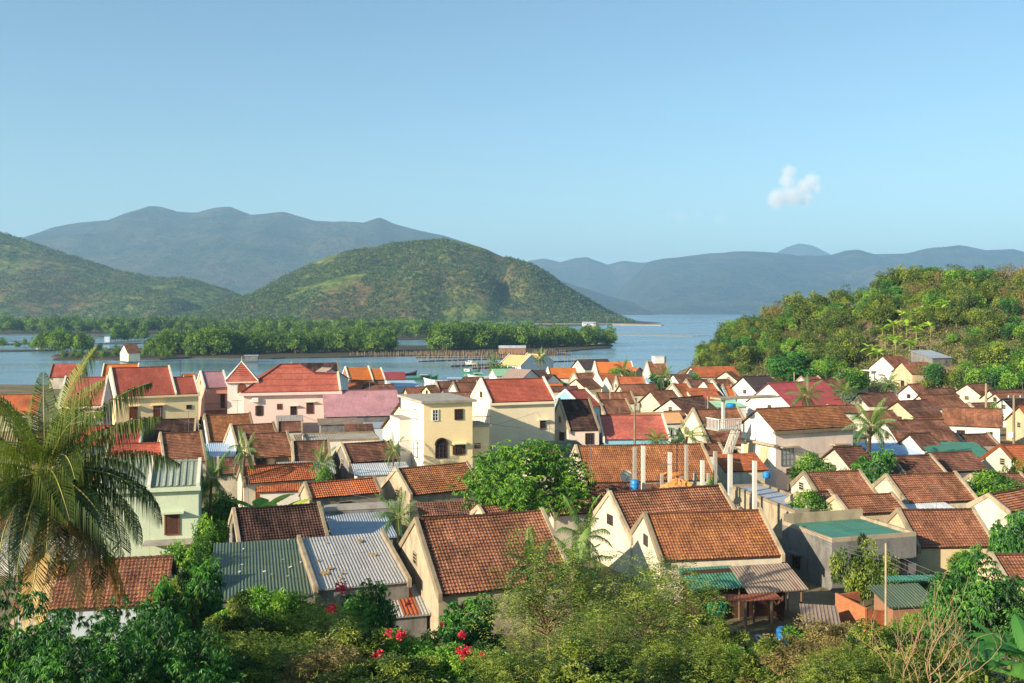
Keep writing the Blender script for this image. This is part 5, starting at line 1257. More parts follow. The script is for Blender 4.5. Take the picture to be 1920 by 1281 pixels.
# palms --------------------------------------------------------------
def frond(mb, rb, rng, az, el0, ln, droop, tint, nl=46, lw=0.045, ll=0.75, hang=0.5, z0=0.0, r0=0.12, vee=0.35):
    d = np.array([math.cos(az), math.sin(az), 0.0]); side = np.array([-math.sin(az), math.cos(az), 0.0])
    pts = []; p = np.array([d[0] * r0, d[1] * r0, z0]); el = el0; n = 16
    tw = rng.uniform(-0.5, 0.5)
    for i in range(n + 1):
        pts.append(p.copy()); p = p + (d * math.cos(el) + np.array([0, 0, math.sin(el)])) * ln / n + side * tw * ln / n * (i / n) * .5
        el -= droop / n * (0.5 + 1.1 * i / n)
    pts = np.array(pts); rb.tube(pts, list(np.linspace(0.035, 0.006, n + 1) * ln / 4), 4, tint=tint)
    s = np.linspace(0.14, 0.995, nl); idx = s * n; i0 = np.minimum(idx.astype(int), n - 1); f = (idx - i0)[:, None]
    P = pts[i0] * (1 - f) + pts[i0 + 1] * f; T = unit(pts[i0 + 1] - pts[i0])
    up = unit(np.cross(T, np.cross(np.array([0, 0, 1.0]) + 0 * T, T)) + 1e-6); sd = unit(np.cross(T, up))
    L = ll * np.sin(np.pi * (0.12 + 0.85 * s)) ** 0.7 * ln / 4
    for sg in (1, -1):
        D = unit(sd * sg + T * (0.45 + 0.5 * s[:, None]) + up * vee + 0.07 * rng.randn(nl, 3))
        w = lw * ln / 4 * np.ones(nl); g = np.array([0, 0, -1.0])
        a = P; m1 = P + D * (L * .5)[:, None] + g * (hang * L * .12)[:, None]; m2 = P + unit(D + g * hang * 1.5)*(L)[:, None] + g * (hang * L * .15)[:, None]
        wv = unit(T) * w[:, None]
        tt = np.clip(tint + rng.uniform(-.15, .15, nl), 0, 1)
        V = np.stack([a - wv * .5, a + wv * .5, m1 + wv * .6, m1 - wv * .6, m2], 1).reshape(-1, 3); b = np.arange(nl) * 5
        mb.add(V, np.stack([b, b + 1, b + 2, b + 3], 1), None, np.repeat(tt, 5))
        mb.add(V, np.stack([b + 3, b + 2, b + 4], 1), None, np.repeat(tt, 5))
def make_palm(name, seed, trunk_h, fl, nf, r_, leaf='palmd', nl=34, lw=0.05, lean=0.4, dead=0, coco=True, hang=0.5, emin=-0.7, eachpart=False, lv=None, ll=0.75):
    rng = np.random.RandomState(seed); root = bpy.data.objects.new(name, None); COL.objects.link(root); root.empty_display_size = 0.2
    pts = [(lean * (k / 8) ** 2, 0, -0.4 + (trunk_h + 0.4) * k / 8) for k in range(9)]
    tb = MB(); rr = []; pp = []
    n = 40
    for k in range(n + 1):
        f = k / n; x = lean * f * f; pp.append((x, 0, -0.4 + (trunk_h + 0.4) * f)); rr.append(r_ * (1.25 - 0.45 * f) * (1.06 if k % 2 else 0.96))
    tb.tube(pp, rr, 10); tb.build('trunk', BARKP, root)
    top = np.array([lean, 0, trunk_h])
    mb = MB(); rb = MB(); ga = 2.39996
    for k in range(nf):
        f = k / max(1, nf - 1); el = 1.45 - (1.45 - emin) * f ** 0.8
        m2, r2 = (MB(), MB()) if eachpart else (mb, rb)
        frond(m2, r2, rng, k * ga + rng.uniform(-.25, .25), el, fl * rng.uniform(.85, 1.08) * (0.98 + .02 * min(1, f * 3)), rng.uniform(1.1, 1.9) * (0.5 + 0.7 * f), np.clip(0.75 - 0.45 * f + rng.uniform(-.2, .2), 0, 1), nl, lw, ll, hang)
        if eachpart:
            for m_ in (m2, r2):
                m_.V = [v + top for v in m_.V]
            fo = m2.build('frond', LF[leaf], root); r2.build('midrib', STALK, fo)
    if not eachpart:
        mb.V = [v + top for v in mb.V]; rb.V = [v + top for v in rb.V]
        mb.build('crown', LF[leaf], root); rb.build('frond_stalks', STALK, root)
    if dead:
        for k in range(dead):
            m2, r2 = MB(), MB(); frond(m2, r2, rng, rng.uniform(-1.9, .6) - 0.9, -0.75 - .4 * rng.rand(), fl * rng.uniform(1.05, 1.35), 0.6, rng.uniform(.2, .9), nl, lw * 1.1, ll * .8, 1.3)
            for m_ in (m2, r2): m_.V = [v + top - np.array([0, 0, .15]) for v in m_.V]
            fo = m2.build('dry_frond', LF['deadfrond'], root); r2.build('midrib', STALK, fo)
    if coco:
        for k in range(7):
            a = rng.uniform(0, 6.28); c = top + np.array([0.28 * math.cos(a), 0.28 * math.sin(a), -0.35 - .2 * rng.rand()])
            m = MB(); m.lathe([(0.01, -.14), (.08, -.10), (.115, 0), (.08, .1), (.01, .14)], 8, c); m.build('coconut', LF['palmd'], root, True)
    return root

def foot(px, py_bottom, d):
    """ground point below the picture column px at distance d"""
    x = (px - CX) / F * d; return Vector((x, d, ground_z(x, d)))
def put_tree(proto, ph, px, ytop, d, label, cat='tree', group=None, wscale=None, rz=0.0):
    """scale the prototype (height ph) so that its top shows at ytop"""
    b = foot(px, 0, d); top = at_d(px, ytop, d).z; s = max(0.15, (top - b.z) / ph)
    return place(proto, b, label, cat, group, wscale or s, rz, s)

# --- the big coconut palm in front
P0 = foot(78, 0, 31.5); topz = at_d(88, 890, 31.5).z
bigp = make_palm('coconut_palm', 5, topz - P0.z, 4.15, 54, 0.16, 'palm', 62, 0.032, 0.15, dead=6, coco=True, hang=1.0, emin=-0.95, eachpart=True, ll=0.95)
place(bigp, P0, 'huge coconut palm with drooping fronds in the left foreground', 'palm', None, 1.0, 1.0)
# --- mid distance palms
pm = make_palm('coconut_palm', 8, 6.0, 2.9, 20, 0.17, 'palmd', 30, 0.07, 0.3, coco=True, hang=0.7, ll=0.9)
pm2 = make_palm('coconut_palm', 17, 5.0, 2.6, 17, 0.15, 'palmd', 26, 0.075, -0.4, coco=False, hang=0.7, ll=0.9)
def put_palm(proto, th, px, yc, d, s, label, rz=0):
    b = foot(px, 0, d); top = at_d(px, yc, d).z; place(proto, b, label, 'palm', None, s, rz, (top - b.z) / th)
put_palm(pm, 6.0, 1627, 800, 98, 1.0, 'tall dark green coconut palm beside the big white two storey house')
put_palm(pm2, 5.0, 1512, 742, 135, 1.15, 'bushy coconut palm in front of the maroon roof', 1)
put_palm(pm2, 5.0, 1284, 818, 112, 1.1, 'feathery palm in front of the steep pale yellow gable', 2)
put_palm(pm, 6.0, 1235, 826, 112, 0.7, 'small dark palm at the right end of the sky blue wall', 3)
put_palm(pm2, 5.0, 455, 848, 88, 0.6, 'small palm in front of the beige house with arches', 4)
put_palm(pm2, 5.0, 748, 972, 64, 0.72, 'small palm between the blue grey metal roof and the large brown roof', 5)
put_palm(pm, 6.0, 603, 872, 86, 0.55, 'little palm right of the bright orange tiled roof', 1.5)
put_palm(pm2, 5.0, 392, 900, 72, 0.7, 'shaded palm behind the corner of the mint green house', 2.5)
put_palm(pm, 6.0, 1586, 735, 160, 1.0, 'slender palm left of the white house on the slope', 2.1)
put_palm(pm2, 5.0, 1172, 694, 195, 0.9, 'dry looking palm in front of the orange roof with white parapet', 0.4)
put_palm(pm, 6.0, 1012, 672, 240, 0.8, 'palm beside the peach roofed house at the water', 1.1)
put_palm(pm2, 5.0, 922, 680, 235, 0.8, 'small palm left of the peach roofed house at the water', 3.1)
put_palm(pm2, 5.0, 1243, 704, 195, 0.9, 'palm below the tall red brown roof', 2.2)
put_palm(pm2, 5.0, 737, 846, 98, 0.5, 'small bright palm left of the white side of the tower house', 1.9)
put_palm(pm, 6.0, 1664, 720, 170, 0.8, 'palm in front of the white house on the slope', 0.2)
pa = make_palm('areca_palm', 31, 5.0, 2.0, 16, 0.08, 'palmd', 34, 0.075, 0.1, coco=False, hang=0.5, ll=0.9)
put_palm(pa, 5.0, 1090, 1010, 50, 0.85, 'areca palm with thin dark trunk in front of the tall steep gable', 0)
put_palm(pa, 5.0, 1078, 1066, 47, 0.8, 'lower areca palm in front of its taller neighbour', 1)
put_palm(pa, 5.0, 1000, 1070, 44, 0.75, 'short palm half hidden by the left feathery tree', 2)

# bananas ------------------------------------------------------------
def make_banana(name, seed, h_, ll, nf, leaf='banana', w=0.28):
    rng = np.random.RandomState(seed); root = bpy.data.objects.new(name, None); COL.objects.link(root)
    MB().tube([(0, 0, -.3), (0.03, 0, h_ * .5), (0, 0, h_)], [0.13, 0.11, 0.06], 8).build('stem', BSTEM, root)
    for k in range(nf):
        az = k * 2.4 + rng.uniform(-.3, .3); el = rng.uniform(0.6, 1.35); d = np.array([math.cos(az), math.sin(az), 0]); sd = np.array([-math.sin(az), math.cos(az), 0])
        p = np.array([0, 0, h_]); n = 12; L = ll * rng.uniform(.75, 1.1); V = []; tt = rng.uniform(.2, 1)
        dr = rng.uniform(1.0, 2.2)
        for i in range(n + 1):
            f = i / n; wv = w * L * 0.5 * max(0.02, math.sin(math.pi * min(1, max(0, (f - .1) / .9))) ** .6) if f > .1 else 0.02
            V += [p - sd * wv - np.array([0, 0, wv * .35]), p, p + sd * wv - np.array([0, 0, wv * .35])]
            p = p + (d * math.cos(el) + np.array([0, 0, math.sin(el)])) * L / n; el -= dr / n
        mb = MB()
        for i in range(n):
            a = i * 3; sh = 0.85 if rng.rand() > .25 else 0.4
            mb.add([V[a], V[a + 1], V[a + 3 + 1], V[a + 3] * sh + V[a + 4] * (1 - sh)], [(0, 1, 2, 3)], None, tt); sh = 0.85 if rng.rand() > .25 else 0.4
            mb.add([V[a + 1], V[a + 2], V[a + 5] * sh + V[a + 4] * (1 - sh), V[a + 4]], [(0, 1, 2, 3)], None, tt)
        mb.build('leaf', LF[leaf], root)
    return root
ba = make_banana('banana_plant', 3, 2.2, 2.2, 9, w=.42); bb = make_banana('banana_plant', 9, 1.8, 2.0, 8, w=.42)
bd = make_banana('banana_plant', 12, 2.0, 2.3, 9, 'bananad', .34)
rng = random.Random(4)
BG = 'banana plants on the slope'
for i, (px, py) in enumerate([(1632, 664), (1655, 652), (1680, 668), (1668, 640), (1700, 660), (1712, 640), (1722, 655), (1735, 638), (1750, 640), (1768, 642), (1790, 645), (1690, 632), (1645, 672), (1660, 662), (1676, 655), (1694, 648), (1718, 668), (1730, 652), (1746, 655), (1760, 655), (1778, 655), (1782, 636), (1706, 652), (1745, 668), (1705, 676), (1800, 612)]):
    d = HL['r1'].A.y + 12 + (680 - py) * 0.8; b = at_d(px, py, d); x = (px - CX) / F * d; g = ground_z(x, d)
    z = max(g, b.z - 4.0)
    place([ba, bb][i % 2], (x, d, g), 'bright yellow green banana plant in the clump on the slope above the white house', 'banana plant', BG, max(1.3, (b.z - g) / 3.0), rng.uniform(0, 6))
for px, py, d, lb in ((488, 918, 74, 'banana plant with broad light leaves below the bright orange roof'), (520, 932, 72, 'second banana plant right of the first below the bright orange roof'), (1735, 775, 135, 'banana leaves sticking out left of the large red brown roof'), (1712, 780, 135, 'smaller banana plant beside the stained beige gable')):
    b = foot(px, 0, d); t_ = at_d(px, py, d).z; place(bb, b, lb, 'banana plant', None, (t_ - b.z) / 3.0, rng.uniform(0, 6))
for px, py, d, lb in ((1893, 1170, 30, 'dark banana plant in the lower right corner'), (1850, 1215, 27, 'banana plant left of the corner one in the lower right'), (1930, 1190, 26, 'banana plant cut by the right edge at the bottom')):
    b = foot(px, 0, d); t_ = at_d(px, py, d).z; place(bd, b, lb, 'banana plant', None, max(.6, (t_ - b.z) / 3.2), rng.uniform(0, 6))

# near and middle trees ------------------------------------------------
mango = make_tree('mango_tree', 2, 5.6, 3.6, 8.0, 'rosette', 'mango', 90, 26000, 0.36, 0.10, 0.55, 0.28, rough=0.2, crz=0.24)
d_ = 78; b = foot(982, 0, d_); tz = at_d(982, 822, d_).z
place(mango, b, 'big round mango tree in front of the tower house', 'tree', None, 1.0, 0, (tz - b.z) / 8.0)
bushm = make_tree('mango_bush', 6, 1.6, 1.5, 3.0, 'rosette', 'deep', 34, 7000, 0.26, 0.075, 0.5, 0.08, crz=0.30)
bushl = make_tree('leafy_bush', 16, 1.8, 1.6, 3.0, 'plain', 'mango', 40, 6000, 0.20, 0.10, 0.1, 0.08, crz=0.30)
bushs = make_tree('shrub', 26, 1.8, 1.3, 2.4, 'plain', 'scrub', 46, 8000, 0.15, 0.08, 0.1, 0.06, crz=0.22, rough=.5)
def pb(proto, ph, px, ytop, d, wpx, pr, label, cat='bush', group=None, rz=0.0):
    b = foot(px, 0, d); top = at_d(px, ytop, d).z; place(proto, b, label, cat, group, wpx / F * d / 2 / pr, rz, max(0.3, (top - b.z) / ph))
pb(bushl, 3.0, 1528, 852, 92, 92, 1.8, 'light green bush in front of the blush wall of the two storey house')
pb(bushm, 3.0, 1640, 840, 91, 95, 1.6, 'dense drooping mango bush at the foot of the tall palm trunk')
pb(bushl, 3.0, 1524, 922, 78, 90, 1.8, 'leafy bush behind the yard right of the bare columns')
pb(bushl, 3.0, 1343, 895, 80, 46, 1.8, 'green bush standing among the bare columns')
pb(bushs, 2.4, 1622, 1006, 60, 120, 1.8, 'bright green small tree in front of the grey cement house', 'tree')
pb(bushm, 3.0, 1892, 955, 64, 80, 1.6, 'creeper covered tree at the right edge', 'tree')
pb(bushl, 3.0, 1868, 885, 88, 110, 1.8, 'green bush below the orange trimmed gable')
pb(bushs, 2.4, 1905, 860, 92, 60, 1.8, 'small bush against the orange trimmed gable')
pb(bushl, 3.0, 345, 1015, 58, 110, 1.8, 'bush hiding the foot of the mint green house', rz=2.6)
pb(bushm, 3.0, 300, 1085, 46, 100, 1.6, 'dark bush right of the long red brown roof', rz=2.2)
pb(bushl, 3.0, 415, 925, 74, 90, 1.8, 'yellow green bush right of the mint green house')
pb(bushl, 3.0, 395, 965, 66, 70, 1.8, 'second yellow green bush right of the mint green house', rz=2)
pb(bushm, 3.0, 368, 1050, 50, 120, 1.6, 'dark bush left of the green painted roof', rz=1)
pb(bushs, 2.4, 330, 1080, 48, 90, 1.8, 'pale leaved shrub below the mint green house')
pb(bushl, 3.0, 610, 878, 84, 50, 1.8, 'small bush left of the pale zinc shed')
pb(bushm, 3.0, 1480, 655, 238, 95, 1.6, 'dark round tree at the foot of the scrubby hill', 'tree')
pb(bushm, 3.0, 1822, 1018, 62, 46, 1.6, 'small papaya like tuft above the broad brown roof edge')
pb(bushl, 3.0, 1165, 690, 222, 60, 1.8, 'bush in front of the purple brown roof', rz=1)
pb(bushl, 3.0, 945, 682, 238, 60, 1.8, 'low bush at the peach roofed house', rz=2)
pb(bushm, 3.0, 1235, 700, 200, 50, 1.6, 'dark bush left of the bright white gable at the hill foot', rz=3)
pb(bushm, 3.0, 1308, 698, 205, 30, 1.6, 'small dark bush left of the low cream gable', rz=3)
pb(bushl, 3.0, 1590, 690, 205, 80, 1.8, 'tree beside the porch of the white house on the slope', 'tree', rz=3)
pb(bushl, 3.0, 1860, 757, 140, 40, 1.8, 'round bright bush below the left power pole', rz=3)
pb(bushm, 3.0, 880, 1112, 47, 130, 1.6, 'bright soft bush at the lower corner of the large brown roof', rz=.4)
# random yard greenery and yard clutter where no house stands
rng = random.Random(12); cnt = 0; tries = 0
YG = 'small yard bushes between the houses'
while cnt < 80 and tries < 6000:
    tries += 1
    px = rng.uniform(60, 1900); d = rng.uniform(62, 225); x = (px - CX) / F * d
    if d > interp(px, SHR) - 12: continue
    if any((x - a) ** 2 + (d - b_) ** 2 < (r_ * 1.05) ** 2 for a, b_, r_ in HS): continue
    s = rng.uniform(0.5, 0.85); g = ground_z(x, d)
    if g > 4.5: continue
    place([bushm, bushl, bushs][cnt % 3], (x, d, g), 'small green bush filling a gap between the village houses', 'bush', YG, s, rng.uniform(0, 6)); cnt += 1

# the two feathery trees and the front thicket
fe = make_tree('feathery_tree', 41, 3.3, 3.9, 9.4, 'spray', 'feather', 170, 17000, 0.15, 0.05, 0.1, 0.08, TWIG, rough=0.5, crz=0.13, limbs=34, bottom=-0.85)
fe2 = make_tree('feathery_tree', 47, 3.3, 3.6, 9.0, 'spray', 'feather', 170, 21000, 0.15, 0.05, 0.1, 0.08, TWIG, rough=0.5, crz=0.13, limbs=34, bottom=-0.85)
pb(fe, 9.4, 1035, 1002, 37, 250, 3.3, 'airy feathery tree with pale branches in front of the large brown roof', 'tree')
pb(fe2, 9.0, 1222, 1030, 36, 290, 3.3, 'fuller feathery tree to the right in the foreground', 'tree')
pb(fe, 9.4, 1120, 1140, 33, 240, 3.3, 'low feathery tree between the two tall feathery ones', 'tree', rz=2)
big = make_tree('mango_tree', 52, 3.2, 2.6, 6.5, 'rosette', 'deep', 70, 17000, 0.30, 0.075, 0.6, 0.16, crz=0.27)
pb(big, 6.5, 1845, 1048, 37, 200, 3.2, 'dense dark mango tree in the lower right', 'tree')
pb(big, 6.5, 1780, 1100, 38, 110, 3.2, 'smaller mango tree left of the dense one in the lower right', 'tree', rz=2)
pb(big, 6.5, 690, 1092, 41, 120, 3.2, 'dark mango crown beside the rusted zinc lean-to', 'tree', rz=3)
fg = make_tree('mango_branchery', 57, 2.6, 2.0, 4.6, 'rosette', 'deep', 46, 9000, 0.30, 0.07, 0.7, 0.1, crz=0.30)
fg.name = 'mango_sapling'
pb(fg, 4.6, 40, 1105, 25, 190, 2.6, 'shaded mango foliage in the bottom left corner', 'tree')
pb(fg, 4.6, 150, 1150, 23, 220, 2.6, 'dark mango foliage below the coconut palm', 'tree', rz=1)
pb(fg, 4.6, 215, 1135, 28, 170, 2.6, 'mango sapling hiding the wall below the long red brown roof', 'tree', rz=5)
pb(fg, 4.6, 300, 1150, 26, 200, 2.6, 'bright tipped mango sapling left of the scrubby hedge', 'tree', rz=2)
pb(fg, 4.6, 370, 1185, 24, 160, 2.6, 'low mango sapling at the bottom, left of the scrubby hedge', 'tree', rz=4)
sf = make_tree('shrub', 61, 2.2, 1.9, 4.0, 'plain', 'scrub', 80, 17000, 0.15, 0.08, 0.15, 0.07, crz=0.20, rough=.5, bottom=-.8)
sg_ = make_tree('shrub', 62, 2.2, 1.9, 4.0, 'spray', 'scrub', 80, 19000, 0.11, 0.05, 0.1, 0.07, TWIG, crz=0.21, rough=.5, bottom=-.8)
sd_ = make_tree('shrub', 63, 2.2, 1.9, 4.0, 'plain', 'dry', 70, 15000, 0.12, 0.06, 0.1, 0.06, TWIG, crz=0.21, rough=.5, bottom=-.8)
gr_ = make_tree('shrub', 64, 2.2, 1.9, 4.0, 'plain', 'mango', 80, 15000, 0.17, 0.09, 0.15, 0.07, crz=0.20, rough=.45, bottom=-.8)
for i, (pr, px, yt, d, w_, lb) in enumerate([
    (gr_, 505, 1082, 40, 190, 'rounded green shrub overlapping the green painted roof'), (sf, 455, 1130, 36, 190, 'olive scrub bush at the lower end of the green painted roof'),
    (sg_, 590, 1128, 37, 200, 'brownish olive bush with bougainvillea near the zinc lean-to'), (sf, 660, 1165, 33, 210, 'scrub bush with red bougainvillea below the zinc lean-to'),
    (gr_, 770, 1175, 34, 200, 'leafy bush with red flowers below the rusted sheet'), (sg_, 500, 1190, 30, 260, 'olive hedge bush at the bottom left of the middle'),
    (sf, 420, 1210, 27, 190, 'hedge bush at the bottom beside the mango saplings'), (sd_, 610, 1215, 28, 200, 'brownish hedge bush at the very bottom'),
    (sf, 740, 1225, 27, 220, 'hedge bush at the very bottom under the red flowers'), (gr_, 880, 1200, 31, 190, 'dark green bush below the large brown roof'),
    (sg_, 960, 1215, 28, 200, 'olive bush at the foot of the left feathery tree'), (sf, 1110, 1215, 27, 230, 'bush at the foot of both feathery trees'),
    (sg_, 1290, 1195, 30, 220, 'olive bush below the right feathery tree'), (gr_, 1420, 1215, 32, 170, 'green bush just below the dark yard of the open shed'),
    (gr_, 1500, 1165, 38, 130, 'green bush left of the brownish thicket, near the beige outhouse'), (sd_, 1570, 1165, 36, 210, 'brown leaved thicket below the brick walls'),
    (sf, 1660, 1180, 33, 220, 'olive thicket behind the bare twigs'), (sd_, 1500, 1205, 30, 200, 'reddish brown bush at the bottom right of the middle'),
    (sg_, 1600, 1225, 27, 220, 'olive brown bush at the very bottom left of the bare tree'), (sf, 1760, 1215, 29, 200, 'green brown thicket behind the bare tree'),
    (sf, 1440, 1215, 30, 150, 'olive bush at the bottom edge of the dark yard'),
    (gr_, 1700, 1150, 40, 100, 'small bush at the green tin roofed hut'), (sf, 1360, 1165, 35, 120, 'bush between the right feathery tree and the dark yard')]):
    pb(pr, 4.0, px, yt, d, w_, 2.2, lb, 'bush', None, i * 1.3)
# bougainvillea flower sprays
def flowers(px, py, d, r_, n, label):
    rng_ = np.random.RandomState(int(px + py)); p = at_d(px, py, d); m = MB()
    dd = unit(rng_.randn(n, 3)); P = dd * r_ * rng_.uniform(.2, 1, (n, 1)) * np.array([1, .8, .8])
    leaf_quads(m, P, unit(rng_.randn(n, 3)), unit(rng_.randn(n, 3)), np.full(n, .09), np.full(n, .08), rng_.uniform(0, 1, n))
    o = m.build('bougainvillea', LF['flower'], None); o.location = p; tag(o, label, 'flowers', 'red bougainvillea sprays', 'thing')
for px, py, d, r_, n, lb in [(642, 1101, 37, .30, 110, 'largest red bougainvillea spray, beside the zinc lean-to'), (622, 1141, 35.5, .26, 80, 'red flower spray in the olive bush left of the lean-to'), (766, 1132, 38, .14, 30, 'small red flower spray on the rusted sheet'),
    (752, 1190, 32.5, .24, 80, 'red flower spray right of its darker twin in the hedge'), (730, 1186, 32.5, .18, 40, 'darker red flower spray in the hedge'), (870, 1222, 30, .28, 90, 'tall red flower spray at the bottom of the leafy bushes'),
    (866, 1190, 30.5, .16, 40, 'red flower spray above the tall one at the bottom'), (902, 1228, 30, .10, 20, 'tiny red flower spray right of the tall one'), (710, 1228, 28, .2, 36, 'dark red spray near the bottom left hedge'), (828, 1172, 38, .12, 20, 'tiny red spray at the lower corner of the large roof wall')]:
    flowers(px, py, d, r_, n, lb)
# bare tree
def bare_tree(px, d, ybase, h_, label, seed):
    rng_ = random.Random(seed); b = foot(px, 0, d); o = thing('bare_tree', b, label, 'tree'); o['kind'] = 'thing'
    m = MB()
    def grow(p, v, r_, L, dep):
        pts = [p]; q = p.copy(); vv = v.copy()
        for k in range(4):
            vv = (vv + Vector((rng_.uniform(-.25, .25), rng_.uniform(-.25, .25), rng_.uniform(-.08, .22)))).normalized(); q = q + vv * L / 4; pts.append(q.copy())
        m.tube(pts, [r_, r_ * .9, r_ * .8, r_ * .7, r_ * .6], 5)
        if dep:
            for k in range(rng_.choice((2, 3))):
                w_ = (vv + Vector((rng_.uniform(-.9, .9), rng_.uniform(-.9, .9), rng_.uniform(-.1, .6)))).normalized(); grow(pts[rng_.choice((2, 3, 4))], w_, r_ * .62, L * rng_.uniform(.6, .85), dep - 1)
    for k in range(4): grow(Vector((rng_.uniform(-.2, .2), 0, 0)), Vector((rng_.uniform(-.5, .5), rng_.uniform(-.3, .3), 1)).normalized(), .022, h_ * .42, 3)
    m.build('branches', TWIG, o)
bare_tree(1760, 26, 1281, 3.4, 'leafless shrub with pale crooked branches at the lower right', 3)
bare_tree(1690, 27, 1281, 3.0, 'second leafless shrub left of the pale crooked one', 8)
# undergrowth on the near slope (nobody could count it)
def undergrowth():
    rng_ = np.random.RandomState(77); m = MB(); n = 1500
    for k in range(n):
        px = rng_.uniform(-150, 2100); d = 15 + 40 * rng_.rand() ** .8; x = (px - CX) / F * d; g = ground_z(x, d); q = 34
        P = np.array([x, d, g + .1]) + rng_.randn(q, 3) * np.array([.45, .45, .28]); D = unit(rng_.randn(q, 3) + np.array([0, 0, .6]))
        leaf_quads(m, P, D, unit(rng_.randn(q, 3) + np.array([0, 0, 1.])), rng_.uniform(.1, .24, q), rng_.uniform(.05, .09, q), np.clip(rng_.uniform(.05, .8) + rng_.uniform(-.2, .2, q), 0, 1))
    m.build('undergrowth', LF['scrub'], None, kind='stuff')
undergrowth()

# --- the scrubby hill on the right
hk = [make_tree('hill_tree', 80 + k, 2.6, 2.2, 5.0, 'plain', lf, 26, nl, ln, ln * .5, .1, .14, bk, rough=.4, crz=.36, limbs=8, bottom=-.7)
      for k, (lf, nl, ln, bk) in enumerate([('hill', 3400, .30, BARK), ('hill', 3000, .34, BARK), ('mango', 3200, .32, BARK), ('scrub', 3600, .26, BARK), ('dry', 2200, .24, TWIG), ('deep', 3200, .34, BARK)])]
KL = ['yellow green tree crowding the scrubby hill', 'mid green bushy tree crowding the scrubby hill', 'fresh green tree on the scrubby hill', 'olive scrub tree on the scrubby hill', 'dry brownish bush on the scrubby hill', 'dark green tree on the scrubby hill']
rng = random.Random(9); cnt = 0; pos_ = []; tries = 0
while cnt < 285 and tries < 20000:
    tries += 1
    px = rng.uniform(1275, 2080); fd = interp(px, FTD); cd = interp(px, CRD); f = rng.random() ** .85; d = fd + 2 + (cd + 8 - fd) * f
    x = (px - CX) / F * d; g = ground_z(x, d)
    if g < 3.4: continue
    if any((x - a) ** 2 + (d - b_) ** 2 < (r_ * 1.1 + 2) ** 2 for a, b_, r_ in HS if b_ > 165 and a > 50): continue
    if any((x - a) ** 2 + (d - b_) ** 2 < 9.5 for a, b_ in pos_): continue
    py = HY + F * (CAMZ - g) / d
    if 1600 < px < 1830 and 625 < py < 730 and rng.random() < .75: continue
    pos_.append((x, d))
    right = px > 1790
    k = rng.choices(range(6), (1, 2, 3, 2, 0.6, 4) if (right and f < .55) else ((3, 3, 1.6, 3, 1.3 if f < .6 else .7, 1.4)))[0]
    if px > 1850 and f > .55: k = rng.choices(range(6), (1, 1, .8, 1, 3, 1))[0]
    s = rng.uniform(.7, 1.4) * (1.1 if f > .8 else 1) * (.72 if px < 1360 else 1)
    place(hk[k], (x, d, g - .3), KL[k], 'tree', KL[k] + ' (of many)', s, rng.uniform(0, 6), s * rng.uniform(.8, 1.25)); cnt += 1
def hill_cover():
    rng_ = np.random.RandomState(5); 
    for nm, lf, n, lo, hi in (('hill_scrub', 'hill', 5200, .1, .6), ('hill_dry_grass', 'dry', 2600, .3, 1.0)):
        m = MB(); k = 0
        while k < n:
            px = rng_.uniform(1268, 2150); fd = interp(px, FTD); cd = interp(px, CRD); d = fd - 3 + (cd + 14 - fd) * rng_.rand(); x = (px - CX) / F * d; g = ground_z(x, d)
            k += 1
            if g < 2.5: continue
            if lf == 'dry' and vnoise(x * .05, d * .05, 2) < -.1: continue
            q = 26; P = np.array([x, d, g + .2]) + rng_.randn(q, 3) * np.array([.8, .8, .5]); D = unit(rng_.randn(q, 3) + np.array([0, 0, .7]))
            leaf_quads(m, P, D, unit(rng_.randn(q, 3) + np.array([0, -.3, 1.])), rng_.uniform(.3, .6, q), rng_.uniform(.15, .28, q), np.clip(rng_.uniform(lo - .1, hi) + rng_.uniform(-.2, .2, q), 0, 1))
        m.build(nm, LF[lf], None, kind='stuff')
hill_cover()

# ------------------------------------------------------------------ lagoon: mud banks, dikes, mangroves
MUD = plaster('mud_bank', hx((78, 72, 56)), .5, grey=(44, 42, 32)); SANDY = plaster('sand_spit', hx((176, 158, 128)), .3)
def bank(name, pts_px, z, label_kind='structure', mat=MUD, th=0.0):
    """closed outline given in picture points at water level"""
    P0_ = [at_z(px, py, 0) for px, py in pts_px]; P = []; rg_ = random.Random(len(pts_px) + int(pts_px[0][0]))
    for a_, b_ in zip(P0_, P0_[1:] + P0_[:1]):
        k_ = max(1, int((b_ - a_).length / 7)); k_ = min(k_, 60)
        for q_ in range(k_): v_ = a_.lerp(b_, q_ / k_); am = min(2.2, (b_ - a_).length * .03) if q_ else 0; P.append(v_ + Vector((rg_.uniform(-am, am), rg_.uniform(-am, am), 0)))
    n = len(P); c = sum(P, Vector()) / n
    m = MB(); m.add([(p.x, p.y, -0.6) for p in P] + [(p.x, p.y, z * .6) for p in P], [(i, (i + 1) % n, n + (i + 1) % n, n + i) for i in range(n)])
    q = [(c + (p - c) * .985) for p in P]; m.add([(p.x, p.y, z * .6) for p in P] + [(p.x, p.y, z) for p in q], [(i, (i + 1) % n, n + (i + 1) % n, n + i) for i in range(n)])
    m.poly([(p.x, p.y, z) for p in q]); o = m.build(name, mat, None, kind=label_kind); return o
bank('mud_bank', [(275, 671), (470, 674), (640, 671), (760, 667), (900, 665), (1040, 662), (1143, 653), (1150, 648), (1060, 646), (900, 649), (760, 651), (640, 645), (480, 640), (290, 640)], .7)
bank('mud_bank', [(100, 676), (300, 675), (400, 670), (240, 662), (110, 664)], .6)
bank('mud_bank', [(-400, 610), (0, 617), (700, 618), (1180, 609), (1240, 606), (1190, 602), (400, 600), (-400, 599)], .8)
bank('mangrove_flat', [(-300, 627), (60, 627), (330, 629), (700, 640), (830, 636), (900, 622), (700, 616), (0, 614), (-300, 612)], .5)
bank('sand_spit', [(940, 610), (1110, 609), (1240, 611), (1245, 609.5), (1100, 606), (950, 606)], .9, mat=SANDY)
